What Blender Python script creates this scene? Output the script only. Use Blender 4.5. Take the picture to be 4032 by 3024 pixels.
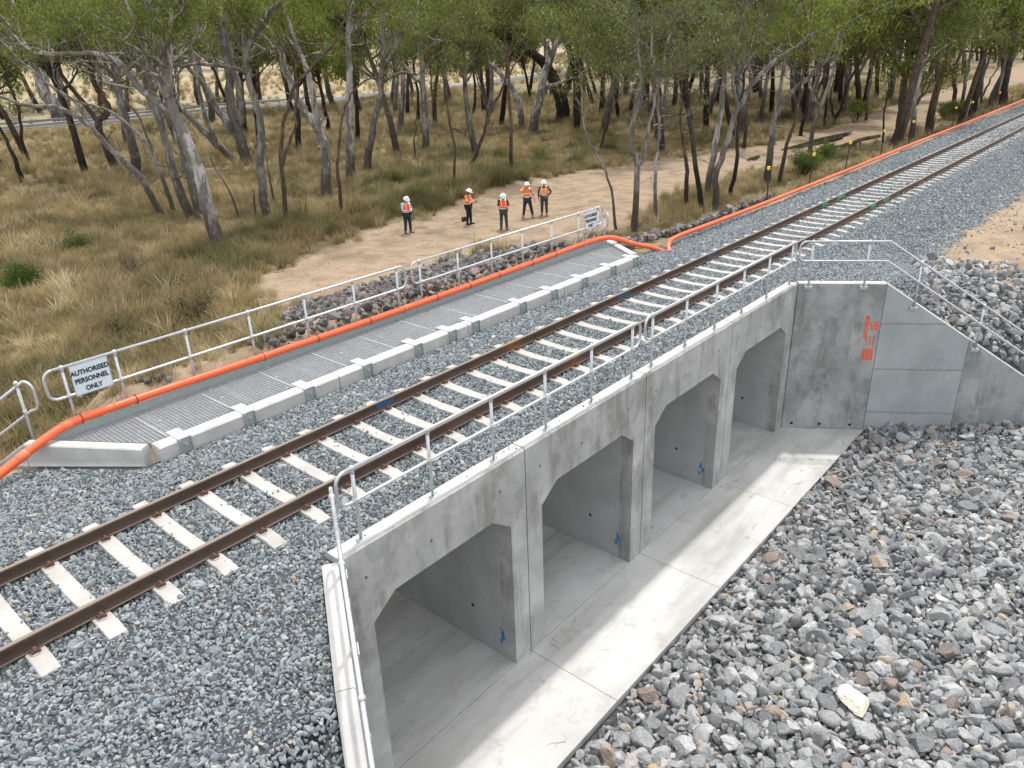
import bpy, bmesh, math, random
import numpy as np
from mathutils import Vector, Matrix
for o in list(bpy.data.objects): bpy.data.objects.remove(o)
sc = bpy.context.scene
R_ = math.radians
# ------------------------------------------------------------------ camera
CAM = np.array([-1.32003648, -8.95707717, 5.56920114])
RM = np.array([[0.65137532, -0.757933, -0.03532371], [-0.32935731, -0.24049944, -0.91306286], [0.68354514, 0.60638073, -0.40628617]])
FPX = 3006.4
cd = bpy.data.cameras.new('camera'); cam = bpy.data.objects.new('camera', cd); sc.collection.objects.link(cam)
cd.sensor_width = 36; cd.lens = FPX/4032*36; cd.clip_start = .05; cd.clip_end = 5000
M = Matrix(((RM[0][0], -RM[1][0], -RM[2][0], CAM[0]), (RM[0][1], -RM[1][1], -RM[2][1], CAM[1]), (RM[0][2], -RM[1][2], -RM[2][2], CAM[2]), (0, 0, 0, 1)))
cam.matrix_world = M; sc.camera = cam
# ------------------------------------------------------------------ light
SUN = Vector((1.37, .65, 4.05)).normalized()
elev = math.asin(SUN.z); az = math.atan2(SUN.y, SUN.x)
w = bpy.data.worlds.new('World'); sc.world = w; w.use_nodes = True
nt = w.node_tree; sky = nt.nodes.new('ShaderNodeTexSky'); sky.sky_type = 'NISHITA'; sky.sun_disc = False
sky.sun_elevation = elev; sky.sun_rotation = math.pi/2-az; sky.air_density = 1.0; sky.dust_density = 7.0; sky.ozone_density = .4
bg = nt.nodes['Background']
tcw = nt.nodes.new('ShaderNodeTexCoord'); nzw = nt.nodes.new('ShaderNodeTexNoise'); nzw.inputs['Scale'].default_value = 2.2; nzw.inputs['Detail'].default_value = 6; nt.links.new(tcw.outputs['Generated'], nzw.inputs[0])
crw = nt.nodes.new('ShaderNodeValToRGB'); crw.color_ramp.elements[0].position = .3; crw.color_ramp.elements[0].color = (.45, .45, .45, 1); crw.color_ramp.elements[1].position = .6; crw.color_ramp.elements[1].color = (.92, .92, .92, 1); nt.links.new(nzw.outputs[0], crw.inputs[0])
mxw = nt.nodes.new('ShaderNodeMix'); mxw.data_type = 'RGBA'; nt.links.new(crw.outputs[0], mxw.inputs[0]); nt.links.new(sky.outputs[0], mxw.inputs[6]); mxw.inputs[7].default_value = (6.3, 6.5, 6.75, 1); nt.links.new(mxw.outputs[2], bg.inputs[0]); bg.inputs[1].default_value = .15
ld = bpy.data.lights.new('sun', 'SUN'); lo = bpy.data.objects.new('sun', ld); sc.collection.objects.link(lo)
ld.energy = 2.1; ld.angle = R_(2.0); ld.color = (1, .97, .93); lo.rotation_euler = SUN.to_track_quat('Z', 'Y').to_euler(); lo.location = (0, 0, 40)
vs = sc.view_settings; vs.view_transform = 'Standard'; vs.look = 'None'; vs.exposure = .76; vs.gamma = 1
sc.cycles.max_bounces = 6; sc.cycles.transparent_max_bounces = 8
rng = np.random.default_rng(7); random.seed(7)
# ------------------------------------------------------------------ helpers
def sstep(a, b, x):
    t = np.clip((np.asarray(x, float)-a)/(b-a), 0, 1); return t*t*(3-2*t)
def ray(u, v):
    d = np.array([(u-2016)/FPX, (v-1512)/FPX, 1.])@RM; return d/np.linalg.norm(d)
def tag(o, label=None, cat=None, group=None, kind=None):
    if label: o['label'] = label
    if cat: o['category'] = cat
    if group: o['group'] = group
    if kind: o['kind'] = kind
    return o
def link(o, parent=None):
    sc.collection.objects.link(o)
    if parent: o.parent = parent
    return o
def empty(name, loc=(0, 0, 0), label=None, cat=None, group=None, rz=0):
    o = bpy.data.objects.new(name, None); link(o); o.location = loc; o.rotation_euler = (0, 0, rz); o.empty_display_size = .2
    return tag(o, label, cat, group)
def copy_tree(o, parent=None):
    c = o.copy(); sc.collection.objects.link(c); c.parent = parent
    for ch in list(o.children): copy_tree(ch, c)
    return c
class MB:
    def __init__(s): s.v = []; s.f = []; s.m = []
    def add(s, vs, fs, mi=0):
        n = len(s.v); s.v += [tuple(map(float, p)) for p in vs]; s.f += [tuple(i+n for i in f) for f in fs]; s.m += [mi]*len(fs)
    def box(s, lo, hi, mi=0, T=None):
        x0, y0, z0 = lo; x1, y1, z1 = hi
        vs = [(x0, y0, z0), (x1, y0, z0), (x1, y1, z0), (x0, y1, z0), (x0, y0, z1), (x1, y0, z1), (x1, y1, z1), (x0, y1, z1)]
        if T is not None: vs = [T@Vector(p) for p in vs]
        s.add(vs, [(0, 3, 2, 1), (4, 5, 6, 7), (0, 1, 5, 4), (1, 2, 6, 5), (2, 3, 7, 6), (3, 0, 4, 7)], mi)
    def tube(s, P, r, n=8, mi=0, cap=True):
        P = [Vector(p) for p in P]; rs = r if hasattr(r, '__len__') else [r]*len(P)
        rings = []; up = None
        for i, p in enumerate(P):
            t = (P[min(i+1, len(P)-1)]-P[max(i-1, 0)])
            if t.length < 1e-9: t = Vector((0, 0, 1))
            t.normalize()
            if up is None:
                up = t.orthogonal().normalized()
            else:
                up = (up-t*up.dot(t))
                up = up.normalized() if up.length > 1e-6 else t.orthogonal().normalized()
            b = t.cross(up)
            rings.append([p+(up*math.cos(a)+b*math.sin(a))*rs[i] for a in [2*math.pi*k/n for k in range(n)]])
        vs = [q for R in rings for q in R]; fs = []
        for i in range(len(P)-1):
            for k in range(n):
                a = i*n+k; b = i*n+(k+1) % n; fs.append((a, b, b+n, a+n))
        if cap: fs.append(tuple(range(n-1, -1, -1))); fs.append(tuple((len(P)-1)*n+k for k in range(n)))
        s.add(vs, fs, mi)
    def ball(s, c, r, n=8, m=6, mi=0, sc3=(1, 1, 1)):
        vs = []; fs = []
        for i in range(m+1):
            th = math.pi*i/m
            for k in range(n):
                ph = 2*math.pi*k/n; vs.append((c[0]+r*sc3[0]*math.sin(th)*math.cos(ph), c[1]+r*sc3[1]*math.sin(th)*math.sin(ph), c[2]+r*sc3[2]*math.cos(th)))
        for i in range(m):
            for k in range(n):
                a = i*n+k; b = i*n+(k+1) % n; fs.append((a, a+n, b+n, b))
        s.add(vs, fs, mi)
    def prism(s, pts, axis, a, b, mi=0):   # polygon pts (2D) extruded along axis x/y/z from a to b
        def mk(p, t): return {'x': (t, p[0], p[1]), 'y': (p[0], t, p[1]), 'z': (p[0], p[1], t)}[axis]
        n = len(pts); vs = [mk(p, a) for p in pts]+[mk(p, b) for p in pts]
        s.add(vs, [tuple(range(n))[::-1], tuple(range(n, 2*n))]+[(i, (i+1) % n, (i+1) % n+n, i+n) for i in range(n)], mi)
    def build(s, name, mats, parent=None, smooth=False, fix=True, bevel=0):
        me = bpy.data.meshes.new(name); me.from_pydata(s.v, [], s.f)
        mats = mats if isinstance(mats, (list, tuple)) else [mats]
        for m in mats: me.materials.append(m)
        if len(mats) > 1: me.polygons.foreach_set('material_index', s.m)
        if fix:
            bm = bmesh.new(); bm.from_mesh(me); bmesh.ops.recalc_face_normals(bm, faces=bm.faces); bm.to_mesh(me); bm.free()
        if smooth: me.polygons.foreach_set('use_smooth', [True]*len(me.polygons))
        o = bpy.data.objects.new(name, me); link(o, parent)
        if bevel:
            b = o.modifiers.new('bevel', 'BEVEL'); b.width = bevel; b.segments = 2; b.limit_method = 'ANGLE'
        return o
def fast_mesh(name, V, Q, mats, parent=None, smooth=False, attrs=None):
    me = bpy.data.meshes.new(name); V = np.asarray(V, np.float32); Q = np.asarray(Q, np.int32)
    me.vertices.add(len(V)); me.vertices.foreach_set('co', V.ravel())
    k = Q.shape[1]; me.loops.add(Q.size); me.loops.foreach_set('vertex_index', Q.ravel())
    me.polygons.add(len(Q)); me.polygons.foreach_set('loop_start', np.arange(len(Q), dtype=np.int32)*k)
    if smooth: me.polygons.foreach_set('use_smooth', np.ones(len(Q), bool))
    for m in (mats if isinstance(mats, (list, tuple)) else [mats]): me.materials.append(m)
    for n, a in (attrs or {}).items():
        at = me.attributes.new(n, 'FLOAT', 'POINT'); at.data.foreach_set('value', np.asarray(a, np.float32))
    me.update(calc_edges=True); me.validate()
    o = bpy.data.objects.new(name, me); link(o, parent); return o
# ------------------------------------------------------------------ materials
class NT:
    def __init__(s, name):
        s.m = bpy.data.materials.new(name); s.m.use_nodes = True; s.t = s.m.node_tree; s.b = s.t.nodes['Principled BSDF']
    def n(s, ty, **k):
        nd = s.t.nodes.new('ShaderNode'+ty)
        for a, v in k.items():
            if a.startswith('i_'):
                key = a[2:]; key = int(key) if key.isdigit() else key.replace('_', ' ')
                s.set(nd, key, v)
            else: setattr(nd, a, v)
        return nd
    def set(s, nd, key, v):
        if hasattr(v, 'outputs'): v = v.outputs[0]
        if isinstance(v, bpy.types.NodeSocket): s.t.links.new(v, nd.inputs[key])
        else: nd.inputs[key].default_value = v
    def pos(s): return s.n('NewGeometry').outputs['Position']
    def obj(s): return s.n('TexCoord').outputs['Object']
    def noise(s, vec, scale=1, detail=4, rough=.55, stretch=None):
        if stretch: vec = s.n('Mapping', i_Vector=vec, i_Scale=stretch).outputs[0]
        return s.n('TexNoise', i_Vector=vec, i_Scale=scale, i_Detail=detail, i_Roughness=rough).outputs['Fac']
    def ramp(s, fac, stops):
        r = s.n('ValToRGB'); e = r.color_ramp.elements
        while len(e) < len(stops): e.new(.5)
        for i, (p, c) in enumerate(stops):
            e[i].position = p; e[i].color = (*c, 1) if hasattr(c, '__len__') else (c, c, c, 1)
        s.t.links.new(fac, r.inputs[0]); return r.outputs[0]
    def mix(s, f, a, b, mode='MIX'):
        m = s.n('Mix', data_type='RGBA', blend_type=mode)
        for k, v in ((0, f), (6, a), (7, b)):
            if isinstance(v, bpy.types.NodeSocket): s.t.links.new(v, m.inputs[k])
            elif k: m.inputs[k].default_value = (*v, 1) if len(v) == 3 else v
            else: m.inputs[k].default_value = v
        return m.outputs[2]
    def math(s, op, a, b=0, c=0, clamp=False):
        m = s.n('Math', operation=op, use_clamp=clamp)
        for k, v in enumerate((a, b, c)):
            if isinstance(v, bpy.types.NodeSocket): s.t.links.new(v, m.inputs[k])
            else: m.inputs[k].default_value = v
        return m.outputs[0]
    def attr(s, name, ty='GEOMETRY'): return s.n('Attribute', attribute_name=name, attribute_type=ty).outputs['Fac']
    def bump(s, h, strength=.3, dist=.01):
        b = s.n('Bump', i_Strength=strength, i_Distance=dist, i_Height=h); s.t.links.new(b.outputs[0], s.b.inputs['Normal'])
    def out(s, col=None, rough=.8, metal=0, spec=None):
        if col is not None:
            if isinstance(col, bpy.types.NodeSocket): s.t.links.new(col, s.b.inputs['Base Color'])
            else: s.b.inputs['Base Color'].default_value = (*col, 1)
        if isinstance(rough, bpy.types.NodeSocket): s.t.links.new(rough, s.b.inputs['Roughness'])
        else: s.b.inputs['Roughness'].default_value = rough
        s.b.inputs['Metallic'].default_value = metal
        if spec is not None: s.b.inputs['Specular IOR Level'].default_value = spec
        return s.m
def flat(name, col, rough=.6, metal=0, var=.12, scale=6):
    t = NT(name); f = t.noise(t.obj(), scale, 5)
    c = t.mix(f, tuple(x*(1-var) for x in col), tuple(min(1, x*(1+var)) for x in col)); return t.out(c, rough, metal)
def concrete(name, lo, hi, dark, streak=1.0, tint=(1, 1, 1), stain=.5, bands=False):
    t = NT(name); p = t.pos()
    a = t.noise(p, .9, 6, .6); b = t.noise(p, 2.6, 5, .6, (1, 1, .22)); c = t.noise(p, 5.5, 6, .7, (1, 1, .09))
    base = t.mix(t.ramp(a, [(.3, 0.), (.7, 1.)]), lo, hi)
    st = t.math('MULTIPLY', t.ramp(b, [(.5, 0.), (.68, 1.)]), t.ramp(c, [(.38, 0.), (.62, 1.)]))
    st = t.math('MULTIPLY', st, stain*streak); big = t.math('MULTIPLY', t.math('MULTIPLY', t.ramp(t.noise(p, 1.25, 7, .68, (1, 1, .6)), [(.46, 0.), (.6, 1.)]), t.ramp(t.noise(p, 7, 6, .7, (1, 1, .25)), [(.3, .25), (.65, 1.)])), .95*stain*streak)
    col = t.mix(st, base, dark); col = t.mix(big, col, dark)
    blot = t.ramp(t.noise(p, 1.7, 3, .5), [(.57, 0.), (.62, 1.)])
    col = t.mix(t.math('MULTIPLY', blot, .22*streak), col, tuple(x*1.25 for x in hi))
    fine = t.ramp(t.noise(p, 60, 3, .6), [(.25, .86), (.75, 1.08)])
    col = t.mix(1.0, col, fine, 'MULTIPLY')
    if bands:
        z = t.n('SeparateXYZ', i_0=p).outputs[2]
        wob = t.math('MULTIPLY', t.noise(p, 3, 3), .06)
        for zz in (-1.16, -2.40, -3.63):
            d = t.math('ABSOLUTE', t.math('SUBTRACT', t.math('ADD', z, wob), zz))
            col = t.mix(t.math('MULTIPLY', t.ramp(d, [(.012, 1.), (.035, 0.)]), .6), col, (.21, .19, .155))
    pits = t.n('TexVoronoi', i_Vector=p, i_Scale=9.).outputs['Distance']
    pit = t.math('MULTIPLY', t.ramp(pits, [(.05, 1.), (.09, 0.)]), .45)
    col = t.mix(pit, col, (.12, .12, .115))
    t.bump(t.noise(p, 25, 5, .6), .25, .01)
    return t.out(col, .85, 0, .3)
MC = concrete('precast_concrete', (.3, .302, .295), (.47, .468, .455), (.13, .13, .115), 1.0, stain=.68)
MCI = concrete('smooth_concrete', (.35, .36, .355), (.44, .45, .445), (.22, .225, .215), .5)
MCW = concrete('wing_concrete', (.25, .26, .252), (.4, .41, .4), (.115, .12, .108), 1.0, stain=.75)
MCW2 = concrete('banded_wing_concrete', (.3, .32, .325), (.4, .42, .425), (.21, .215, .2), .45, bands=True)
def slab_mat():
    t = NT('floor_slab_concrete'); p = t.pos()
    a = t.noise(p, .7, 5, .6); b = t.noise(p, 1.3, 5, .6, (.35, 1.6, 1))
    col = t.mix(t.ramp(a, [(.3, 0.), (.7, 1.)]), (.41, .405, .39), (.52, .515, .5))
    col = t.mix(t.ramp(b, [(.45, 0.), (.7, .65)]), col, (.27, .268, .25)); dz = t.n('TexVoronoi', i_Vector=p, i_Scale=1.1).outputs['Distance']; col = t.mix(t.math('MULTIPLY', t.ramp(dz, [(.06, 1.), (.075, 0.)]), .4), col, (.16, .155, .14)); col = t.mix(t.math('MULTIPLY', t.ramp(t.noise(p, 2.1, 7, .7), [(.55, 0.), (.7, 1.)]), .4), col, (.24, .22, .18))
    col = t.mix(t.math('MULTIPLY', t.ramp(t.noise(p, 12, 4), [(.6, 0.), (.72, 1.)]), .18), col, (.25, .235, .2))
    t.bump(t.noise(p, 40, 4), .12, .01)
    return t.out(col, .85, 0, .25)
MSLAB = slab_mat()
def top_mat():
    t = NT('sunlit_concrete'); p = t.pos()  # paler copy of the wall concrete; sun on the tops put into the colour
    col = t.mix(t.ramp(t.noise(p, 2.5, 6), [(.3, 0.), (.7, 1.)]), (.42, .41, .39), (.54, .53, .51))
    col = t.mix(t.math('MULTIPLY', t.ramp(t.noise(p, 14, 5), [(.56, 0.), (.7, 1.)]), .35), col, (.3, .28, .25))
    t.bump(t.noise(p, 50, 4), .2, .006); return t.out(col, .85, 0, .25)
MTOP = top_mat()
def metal(name, lo, hi, rough=.42, m=.75):
    t = NT(name); p = t.pos(); f = t.noise(p, 14, 4); v = t.n('TexVoronoi', i_Vector=p, i_Scale=60.).outputs['Color']
    col = t.mix(f, lo, hi); col = t.mix(.12, col, v)
    g = t.ramp(t.noise(p, 9, 3), [(.3, rough-.08), (.7, rough+.1)])
    t.t.links.new(g, t.b.inputs['Roughness']); return t.out(col, g, m)
MGAL = metal('galvanised_steel', (.46, .48, .5), (.6, .62, .64), .4, .65)
MGRATE = metal('grating_steel', (.46, .485, .5), (.62, .645, .66), .45, .5)
MGALD = metal('dull_galvanised_steel', (.34, .385, .38), (.46, .51, .5), .55, .45)
def rail_mat():
    t = NT('rusty_rail_steel'); p = t.pos()
    col = t.mix(t.ramp(t.noise(p, 3, 6, .6, (.25, 1, 1)), [(.3, 0.), (.7, 1.)]), (.05, .032, .024), (.11, .073, .054))
    col = t.mix(t.ramp(t.noise(p, 40, 4), [(.45, 0.), (.8, .5)]), col, (.16, .1, .065))
    nz = t.n('SeparateXYZ', i_0=t.n('NewGeometry').outputs['Normal']).outputs[2]; z = t.n('SeparateXYZ', i_0=p).outputs[2]
    top = t.math('MULTIPLY', t.math('GREATER_THAN', nz, .8), t.math('GREATER_THAN', z, -.02))
    col = t.mix(top, col, (.2, .165, .135))
    x = t.n('SeparateXYZ', i_0=p).outputs[0]
    for x0 in (9.7, 25.1, 33.5):
        d = t.math('ABSOLUTE', t.math('SUBTRACT', x, x0)); msk = t.math('MULTIPLY', t.ramp(d, [(.0, .9), (.4, 0.)]), t.ramp(t.noise(p, 6, 4), [(.3, 0.), (.6, 1.)]))
        col = t.mix(msk, col, (.26, .115, .035))
    t.bump(t.noise(p, 80, 3), .2, .003); return t.out(col, .62, .25)
MRAIL = rail_mat()
MCLIP = flat('rusty_clip_steel', (.11, .055, .04), .75, .2, .4, 40)
def sleeper_mat():
    t = NT('sleeper_concrete'); p = t.pos()
    col = t.mix(t.ramp(t.noise(p, 2.2, 6), [(.3, 0.), (.7, 1.)]), (.33, .315, .295), (.44, .425, .4))
    col = t.mix(t.ramp(t.noise(p, 30, 5), [(.55, 0.), (.8, .5)]), col, (.24, .22, .195))
    y = t.n('SeparateXYZ', i_0=t.obj()).outputs[1]
    d = t.math('ABSOLUTE', t.math('SUBTRACT', t.math('ABSOLUTE', y), .75))
    col = t.mix(t.math('MULTIPLY', t.ramp(d, [(.06, .75), (.2, 0.)]), t.ramp(t.noise(p, 11, 4), [(.4, 0.), (.65, 1.)])), col, (.25, .19, .14))
    t.bump(t.noise(p, 50, 4), .25, .006); return t.out(col, .9, 0, .2)
MSLP = sleeper_mat()
MPIPE = flat('orange_plastic_pipe', (.78, .125, .04), .36, 0, .1, 3)
MPIPE2 = flat('faded_orange_plastic', (.8, .16, .07), .5, 0, .12, 3)
MBLACK = flat('black_plastic', (.015, .015, .017), .6)
MVOID = flat('joint_shadow_filler', (.1, .1, .098), .95)  # dark colour stands for the shade in joint gaps and socket holes
def stone_mat(name, cols, scale, bumpd, edge=.25):
    t = NT(name); r = t.attr('rnd', 'INSTANCER'); p = t.obj()
    col = t.ramp(r, cols)
    col = t.mix(1., col, t.ramp(t.noise(t.pos(), scale, 5, .65), [(.25, .72), (.75, 1.28)]), 'MULTIPLY')
    col = t.mix(t.math('MULTIPLY', t.ramp(t.noise(t.pos(), scale*.35, 3), [(.6, 0.), (.7, 1.)]), edge), col, (.36, .34, .31))
    t.bump(t.noise(t.pos(), scale*1.5, 4), .5, bumpd); return t.out(col, .88, 0, .25)
MBAL = stone_mat('ballast_stone', [(0, (.14, .162, .17)), (.35, (.19, .215, .224)), (.7, (.24, .266, .275)), (.95, (.305, .326, .33)), (.985, (.36, .34, .3)), (1, (.38, .3, .22))], 45, .004)
MROCK = stone_mat('quarry_rock', [(0, (.14, .144, .147)), (.4, (.215, .22, .223)), (.75, (.3, .303, .303)), (.93, (.4, .395, .385)), (.965, (.3, .26, .225)), (.985, (.38, .31, .23)), (1, (.23, .19, .165))], 12, .012)
MROCKD = stone_mat('dark_rock', [(0, (.075, .07, .068)), (.5, (.13, .125, .12)), (.9, (.2, .19, .18)), (1, (.27, .17, .13))], 12, .01)
def rock_obj_mat(name, lo, hi, spot=None):
    t = NT(name); p = t.pos()
    col = t.mix(t.n('ObjectInfo').outputs['Random'], lo, hi)
    col = t.mix(1., col, t.ramp(t.noise(p, 13, 5, .65), [(.25, .7), (.75, 1.3)]), 'MULTIPLY')
    if spot: col = t.mix(t.ramp(t.noise(p, 6, 4), [(.5, 0.), (.58, .9)]), col, spot)
    col = t.mix(t.math('MULTIPLY', t.ramp(t.noise(p, 4, 3), [(.6, 0.), (.7, 1.)]), .3), col, (.4, .38, .35))
    t.bump(t.noise(p, 22, 5), .6, .012); return t.out(col, .9, 0, .25)
MRK = rock_obj_mat('grey_rock', (.16, .164, .166), (.35, .352, .35))
MRKT = rock_obj_mat('rusty_rock', (.24, .225, .2), (.32, .285, .24), (.38, .27, .16))
MRKW = rock_obj_mat('cream_rock', (.6, .53, .43), (.64, .58, .48))
MRKP = rock_obj_mat('brown_rock', (.15, .12, .105), (.24, .19, .165))
# ------------------------------------------------------------------ terrain
XJ = [2.985, 6.548, 10.112, 13.675, 17.238]; ZB = -4.19; ZP = -.14; YN = -2.185; YF = 2.43
WS = .646
PATH = np.array([(13.5, 15.6, .8), (16, 15.9, 2.6), (20, 16, 4.3), (26, 16, 5.0), (36, 18, 5.2), (46, 18.5, 4.8), (54, 16, 3.8), (65, 14.2, 3.4), (83, 14.5, 3.6), (120, 16.5, 4), (190, 20, 5), (300, 26, 5)])
def path_mask(x, y):
    x = np.asarray(x, float); y = np.asarray(y, float); best = np.full(x.shape, -9.)
    for a, b in zip(PATH[:-1], PATH[1:]):
        d = b[:2]-a[:2]; t = np.clip(((x-a[0])*d[0]+(y-a[1])*d[1])/(d@d), 0, 1)
        dist = np.hypot(x-a[0]-t*d[0], y-a[1]-t*d[1]); w = a[2]+t*(b[2]-a[2])
        best = np.maximum(best, (w-dist))
    return best
def wob(x, y, s, ph=0):
    return (np.sin(x*s+ph)+np.sin(y*s*1.3+1.7*ph+x*s*.4)+np.sin((x-y)*s*.7+2.1+ph)+np.sin((x+y)*s*1.9+ph*3)*.5)/3.5
def H(x, y):
    x = np.asarray(x, float); y = np.asarray(y, float); m = -y
    A = -.235-.03*np.clip(m-1.4, 0, 2.5)-.76*np.clip(m-3.9, 0, 99); A = np.maximum(A, -4.25)
    B = -.22-.42*np.clip(m-1.5, 0, 1.6)-.03*np.clip(m-3.1, 0, 5)-.45*np.clip(m-7.5, 0, 99); B = np.maximum(B, -3.6)
    t = sstep(18.6, 25, x); near = A*(1-t)+B*t
    k_ = np.clip(YN-y, 0, 99); dxr = x-(17.24+WS*k_); dxl = (2.98-WS*k_)-x; dd = np.minimum(np.where(dxr > -.5, dxr, 99), np.where(dxl > -.5, dxl, 99))
    wt = ZP-.66*np.clip(k_/.8399-2.1, 0, 99)-.1+.55*np.clip(dd-.2, 0, 99); near = np.where((k_ > 0) & (k_ < 7.3), np.minimum(near, wt), near)
    e = 4.6-(1.1)*sstep(18.5, 22, x)
    C = -.235-.14*np.clip(y-1.4, 0, 1.1)-.05*np.clip(y-2.5, 0, 2)-.5*np.clip(y-e, 0, 99)
    fl = -2.72+.14*wob(x, y, .23)+.5*np.exp(-((y-24.5-.1*(x-25))/3.)**2)*sstep(14, 22, x)*(1-sstep(38, 46, x))
    fl = fl+.75*sstep(84, 93, y)+.052*np.clip(y-112, 0, 260)+.01*np.clip(y-372, 0, 5000)
    far = np.maximum(C, fl)
    bt = -.72-.19*np.clip(y-6, 0, 99)-1.4*np.clip(y-8.6-2.6*sstep(8.5, 11.5, x), 0, 99); bt = np.where(y < 6, -.72-.0*y, bt)
    far = np.where((y > 5.2), np.maximum(far, bt-3*(1-sstep(1.5, 4.5, x))-3*sstep(19.5, 24, x)), far)
    return np.where(y < 0, near, far)
def HC(x, y):
    x = np.asarray(x, float); y = np.asarray(y, float); m = -y
    near = -4.34+.075*np.clip(m-3.9, 0, 3)+.03*np.clip(m-7, 0, 30)+.02*np.clip(x-12, 0, 20)
    far = np.minimum(-4.3+1.25*np.clip(y-4.5, 0, 99), H(x, y))
    return np.where(y < 0, near, far)
def inch(x, y):      # inside the channel between the wing walls
    k = np.where(y < 0, -y+YN, y-YF); k = np.clip(k, 0, 99)
    return ((y < YN) | (y > YF)) & (x > 2.985-.1-WS*k) & (x < 17.238+.1+WS*k) & (k < 7.3)
def ground_z(x, y): return np.where(inch(np.asarray(x), np.asarray(y)), HC(x, y), H(x, y))
def hit(u, v, dz=0):
    d = ray(u, v); t = 8.
    while t < 900:
        p = CAM+d*t
        if p[2] < float(ground_z(p[0], p[1]))+dz: break
        t += .05+.002*t
    return p
def geo(a, b, s, g):   # spacing grows away from a
    o = [a]; st = s*(1 if b > a else -1)
    while (o[-1] < b) if b > a else (o[-1] > b): o.append(o[-1]+st); st *= g
    o[-1] = b; return np.array(o)
def masks(x, y):
    n = wob(x, y, .9)*.6+wob(x, y, 2.3, 1)*.35
    mlim = 9-(5.6)*sstep(20.5, 25, x)
    bal = np.where(y < 0, sstep(-.8, .6, mlim+n*.5+y), sstep(-.35, .35, 3.1+1.1*(1-sstep(2., 3., x))-.35*sstep(22, 30, x)+n*.25-y))
    d = sstep(-1.2, 1.2, path_mask(x, y)+n*1.3)
    d = np.where(y < 0, (1-bal)*sstep(-9, -7, y), d)
    d = np.maximum(d, (y > 0)*sstep(2.2, 3, y)*(1-sstep(5.5, 8, y+n))*sstep(20, 27, x)*.75)
    d = np.maximum(d, .8*(y > 2)*(1-sstep(6.5, 8.5, y+n))*(1-sstep(2.6, 4.5, x)))
    d = np.maximum(d, sstep(0, 1, 1.6-np.hypot((x-3.2)*.7, y-8.4)+n*.7)*(y > 5)); d = np.maximum(d, .8*sstep(0, 1, 1.8-np.hypot((x-8)*.5, y-9.5)+n))
    fld = sstep(106, 112, y+n*2)
    return bal, d, fld
def ground_mat():
    t = NT('ground_soil'); p = t.pos(); bal = t.attr('bal'); dr = t.attr('dirt'); fl = t.attr('fld')
    n1 = t.noise(p, .35, 6, .6); n2 = t.noise(p, 3, 6, .65); n3 = t.noise(p, 1.1, 6, .7)
    gr = t.mix(t.ramp(n1, [(.38, 0.), (.62, 1.)]), (.2, .155, .09), (.11, .112, .052))
    gr = t.mix(t.ramp(n2, [(.35, 0.), (.7, 1.)]), gr, (.23, .18, .115))
    dc = t.mix(t.ramp(n3, [(.3, 0.), (.7, 1.)]), (.24, .182, .122), (.35, .27, .188))
    dc = t.mix(t.math('MULTIPLY', t.ramp(t.noise(p, .8, 6, .7), [(.48, 0.), (.6, 1.)]), .7), dc, (.2, .15, .105))
    dc = t.mix(t.math('MULTIPLY', t.ramp(t.noise(p, 7, 5, .7), [(.5, 0.), (.68, 1.)]), .55), dc, (.16, .12, .085))
    fc = t.mix(t.ramp(t.noise(p, .05, 5, .6, (1, 2.5, 1)), [(.35, 0.), (.7, 1.)]), (.36, .3, .2), (.27, .23, .145))
    v = t.n('TexVoronoi', i_Vector=p, i_Scale=17.); vd = v.outputs['Distance']
    bc = t.mix(t.ramp(v.outputs['Color'], [(.2, 0.), (.8, 1.)]), (.085, .095, .1), (.25, .265, .27))
    bc = t.mix(t.ramp(vd, [(.25, 0.), (.6, .85)]), bc, (.03, .033, .035))  # gap shade between stones put into the bed colour
    dk = t.math('GREATER_THAN', t.math('SUBTRACT', t.n('SeparateXYZ', i_0=p).outputs[0], 45.), 0.)
    bc = t.mix(t.math('SUBTRACT', 1., dk), bc, t.mix(t.ramp(t.noise(p, 30, 3), [(.3, 0.), (.7, 1.)]), (.035, .038, .04), (.085, .09, .093)))  # nearer bed coloured dark, as the shade between the modelled stones
    dr2 = t.math('ADD', dr, t.math('MULTIPLY', t.math('SUBTRACT', t.noise(p, 2.2, 6, .7), .5), .9)); dr2 = t.ramp(dr2, [(.4, 0.), (.6, 1.)])
    c = t.mix(dr2, gr, dc); c = t.mix(fl, c, fc)
    b2 = t.math('ADD', bal, t.math('MULTIPLY', t.math('SUBTRACT', t.noise(p, 5, 4, .7), .5), .8)); c = t.mix(t.ramp(b2, [(.45, 0.), (.55, 1.)]), c, bc)
    t.bump(t.noise(p, 9, 6, .7), .6, .05); return t.out(c, .95, 0, .1)
MGND = ground_mat()
def block(ys, xsf, F):
    V = []; 
    X = np.array([xsf(y) for y in ys]); Y = np.repeat(np.array(ys)[:, None], X.shape[1], 1)
    Z = F(X, Y); nr, nc = X.shape
    idx = np.arange(nr*nc).reshape(nr, nc)
    Q = np.stack([idx[:-1, :-1], idx[:-1, 1:], idx[1:, 1:], idx[1:, :-1]], -1).reshape(-1, 4)
    return np.stack([X, Y, Z], -1).reshape(-1, 3), Q
def xl(y): return 2.985-.12-WS*min(7.6, max(0, (YN-y) if y < 0 else (y-YF)))
def xr(y): return 17.238+.12+WS*min(7.6, max(0, (YN-y) if y < 0 else (y-YF)))
yn = list((YN+.14)-(geo(0, 88, .25, 1.06)))[::-1]
yf = list((YF+.13)+geo(0, 3500, .3, 1.035))
uL = -geo(0, 150, .3, 1.05)[::-1]; uR = geo(0, 1500, .3, 1.03)
yt = list(np.linspace(YN+.14, YF+.13, 20))
parts = []
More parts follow.
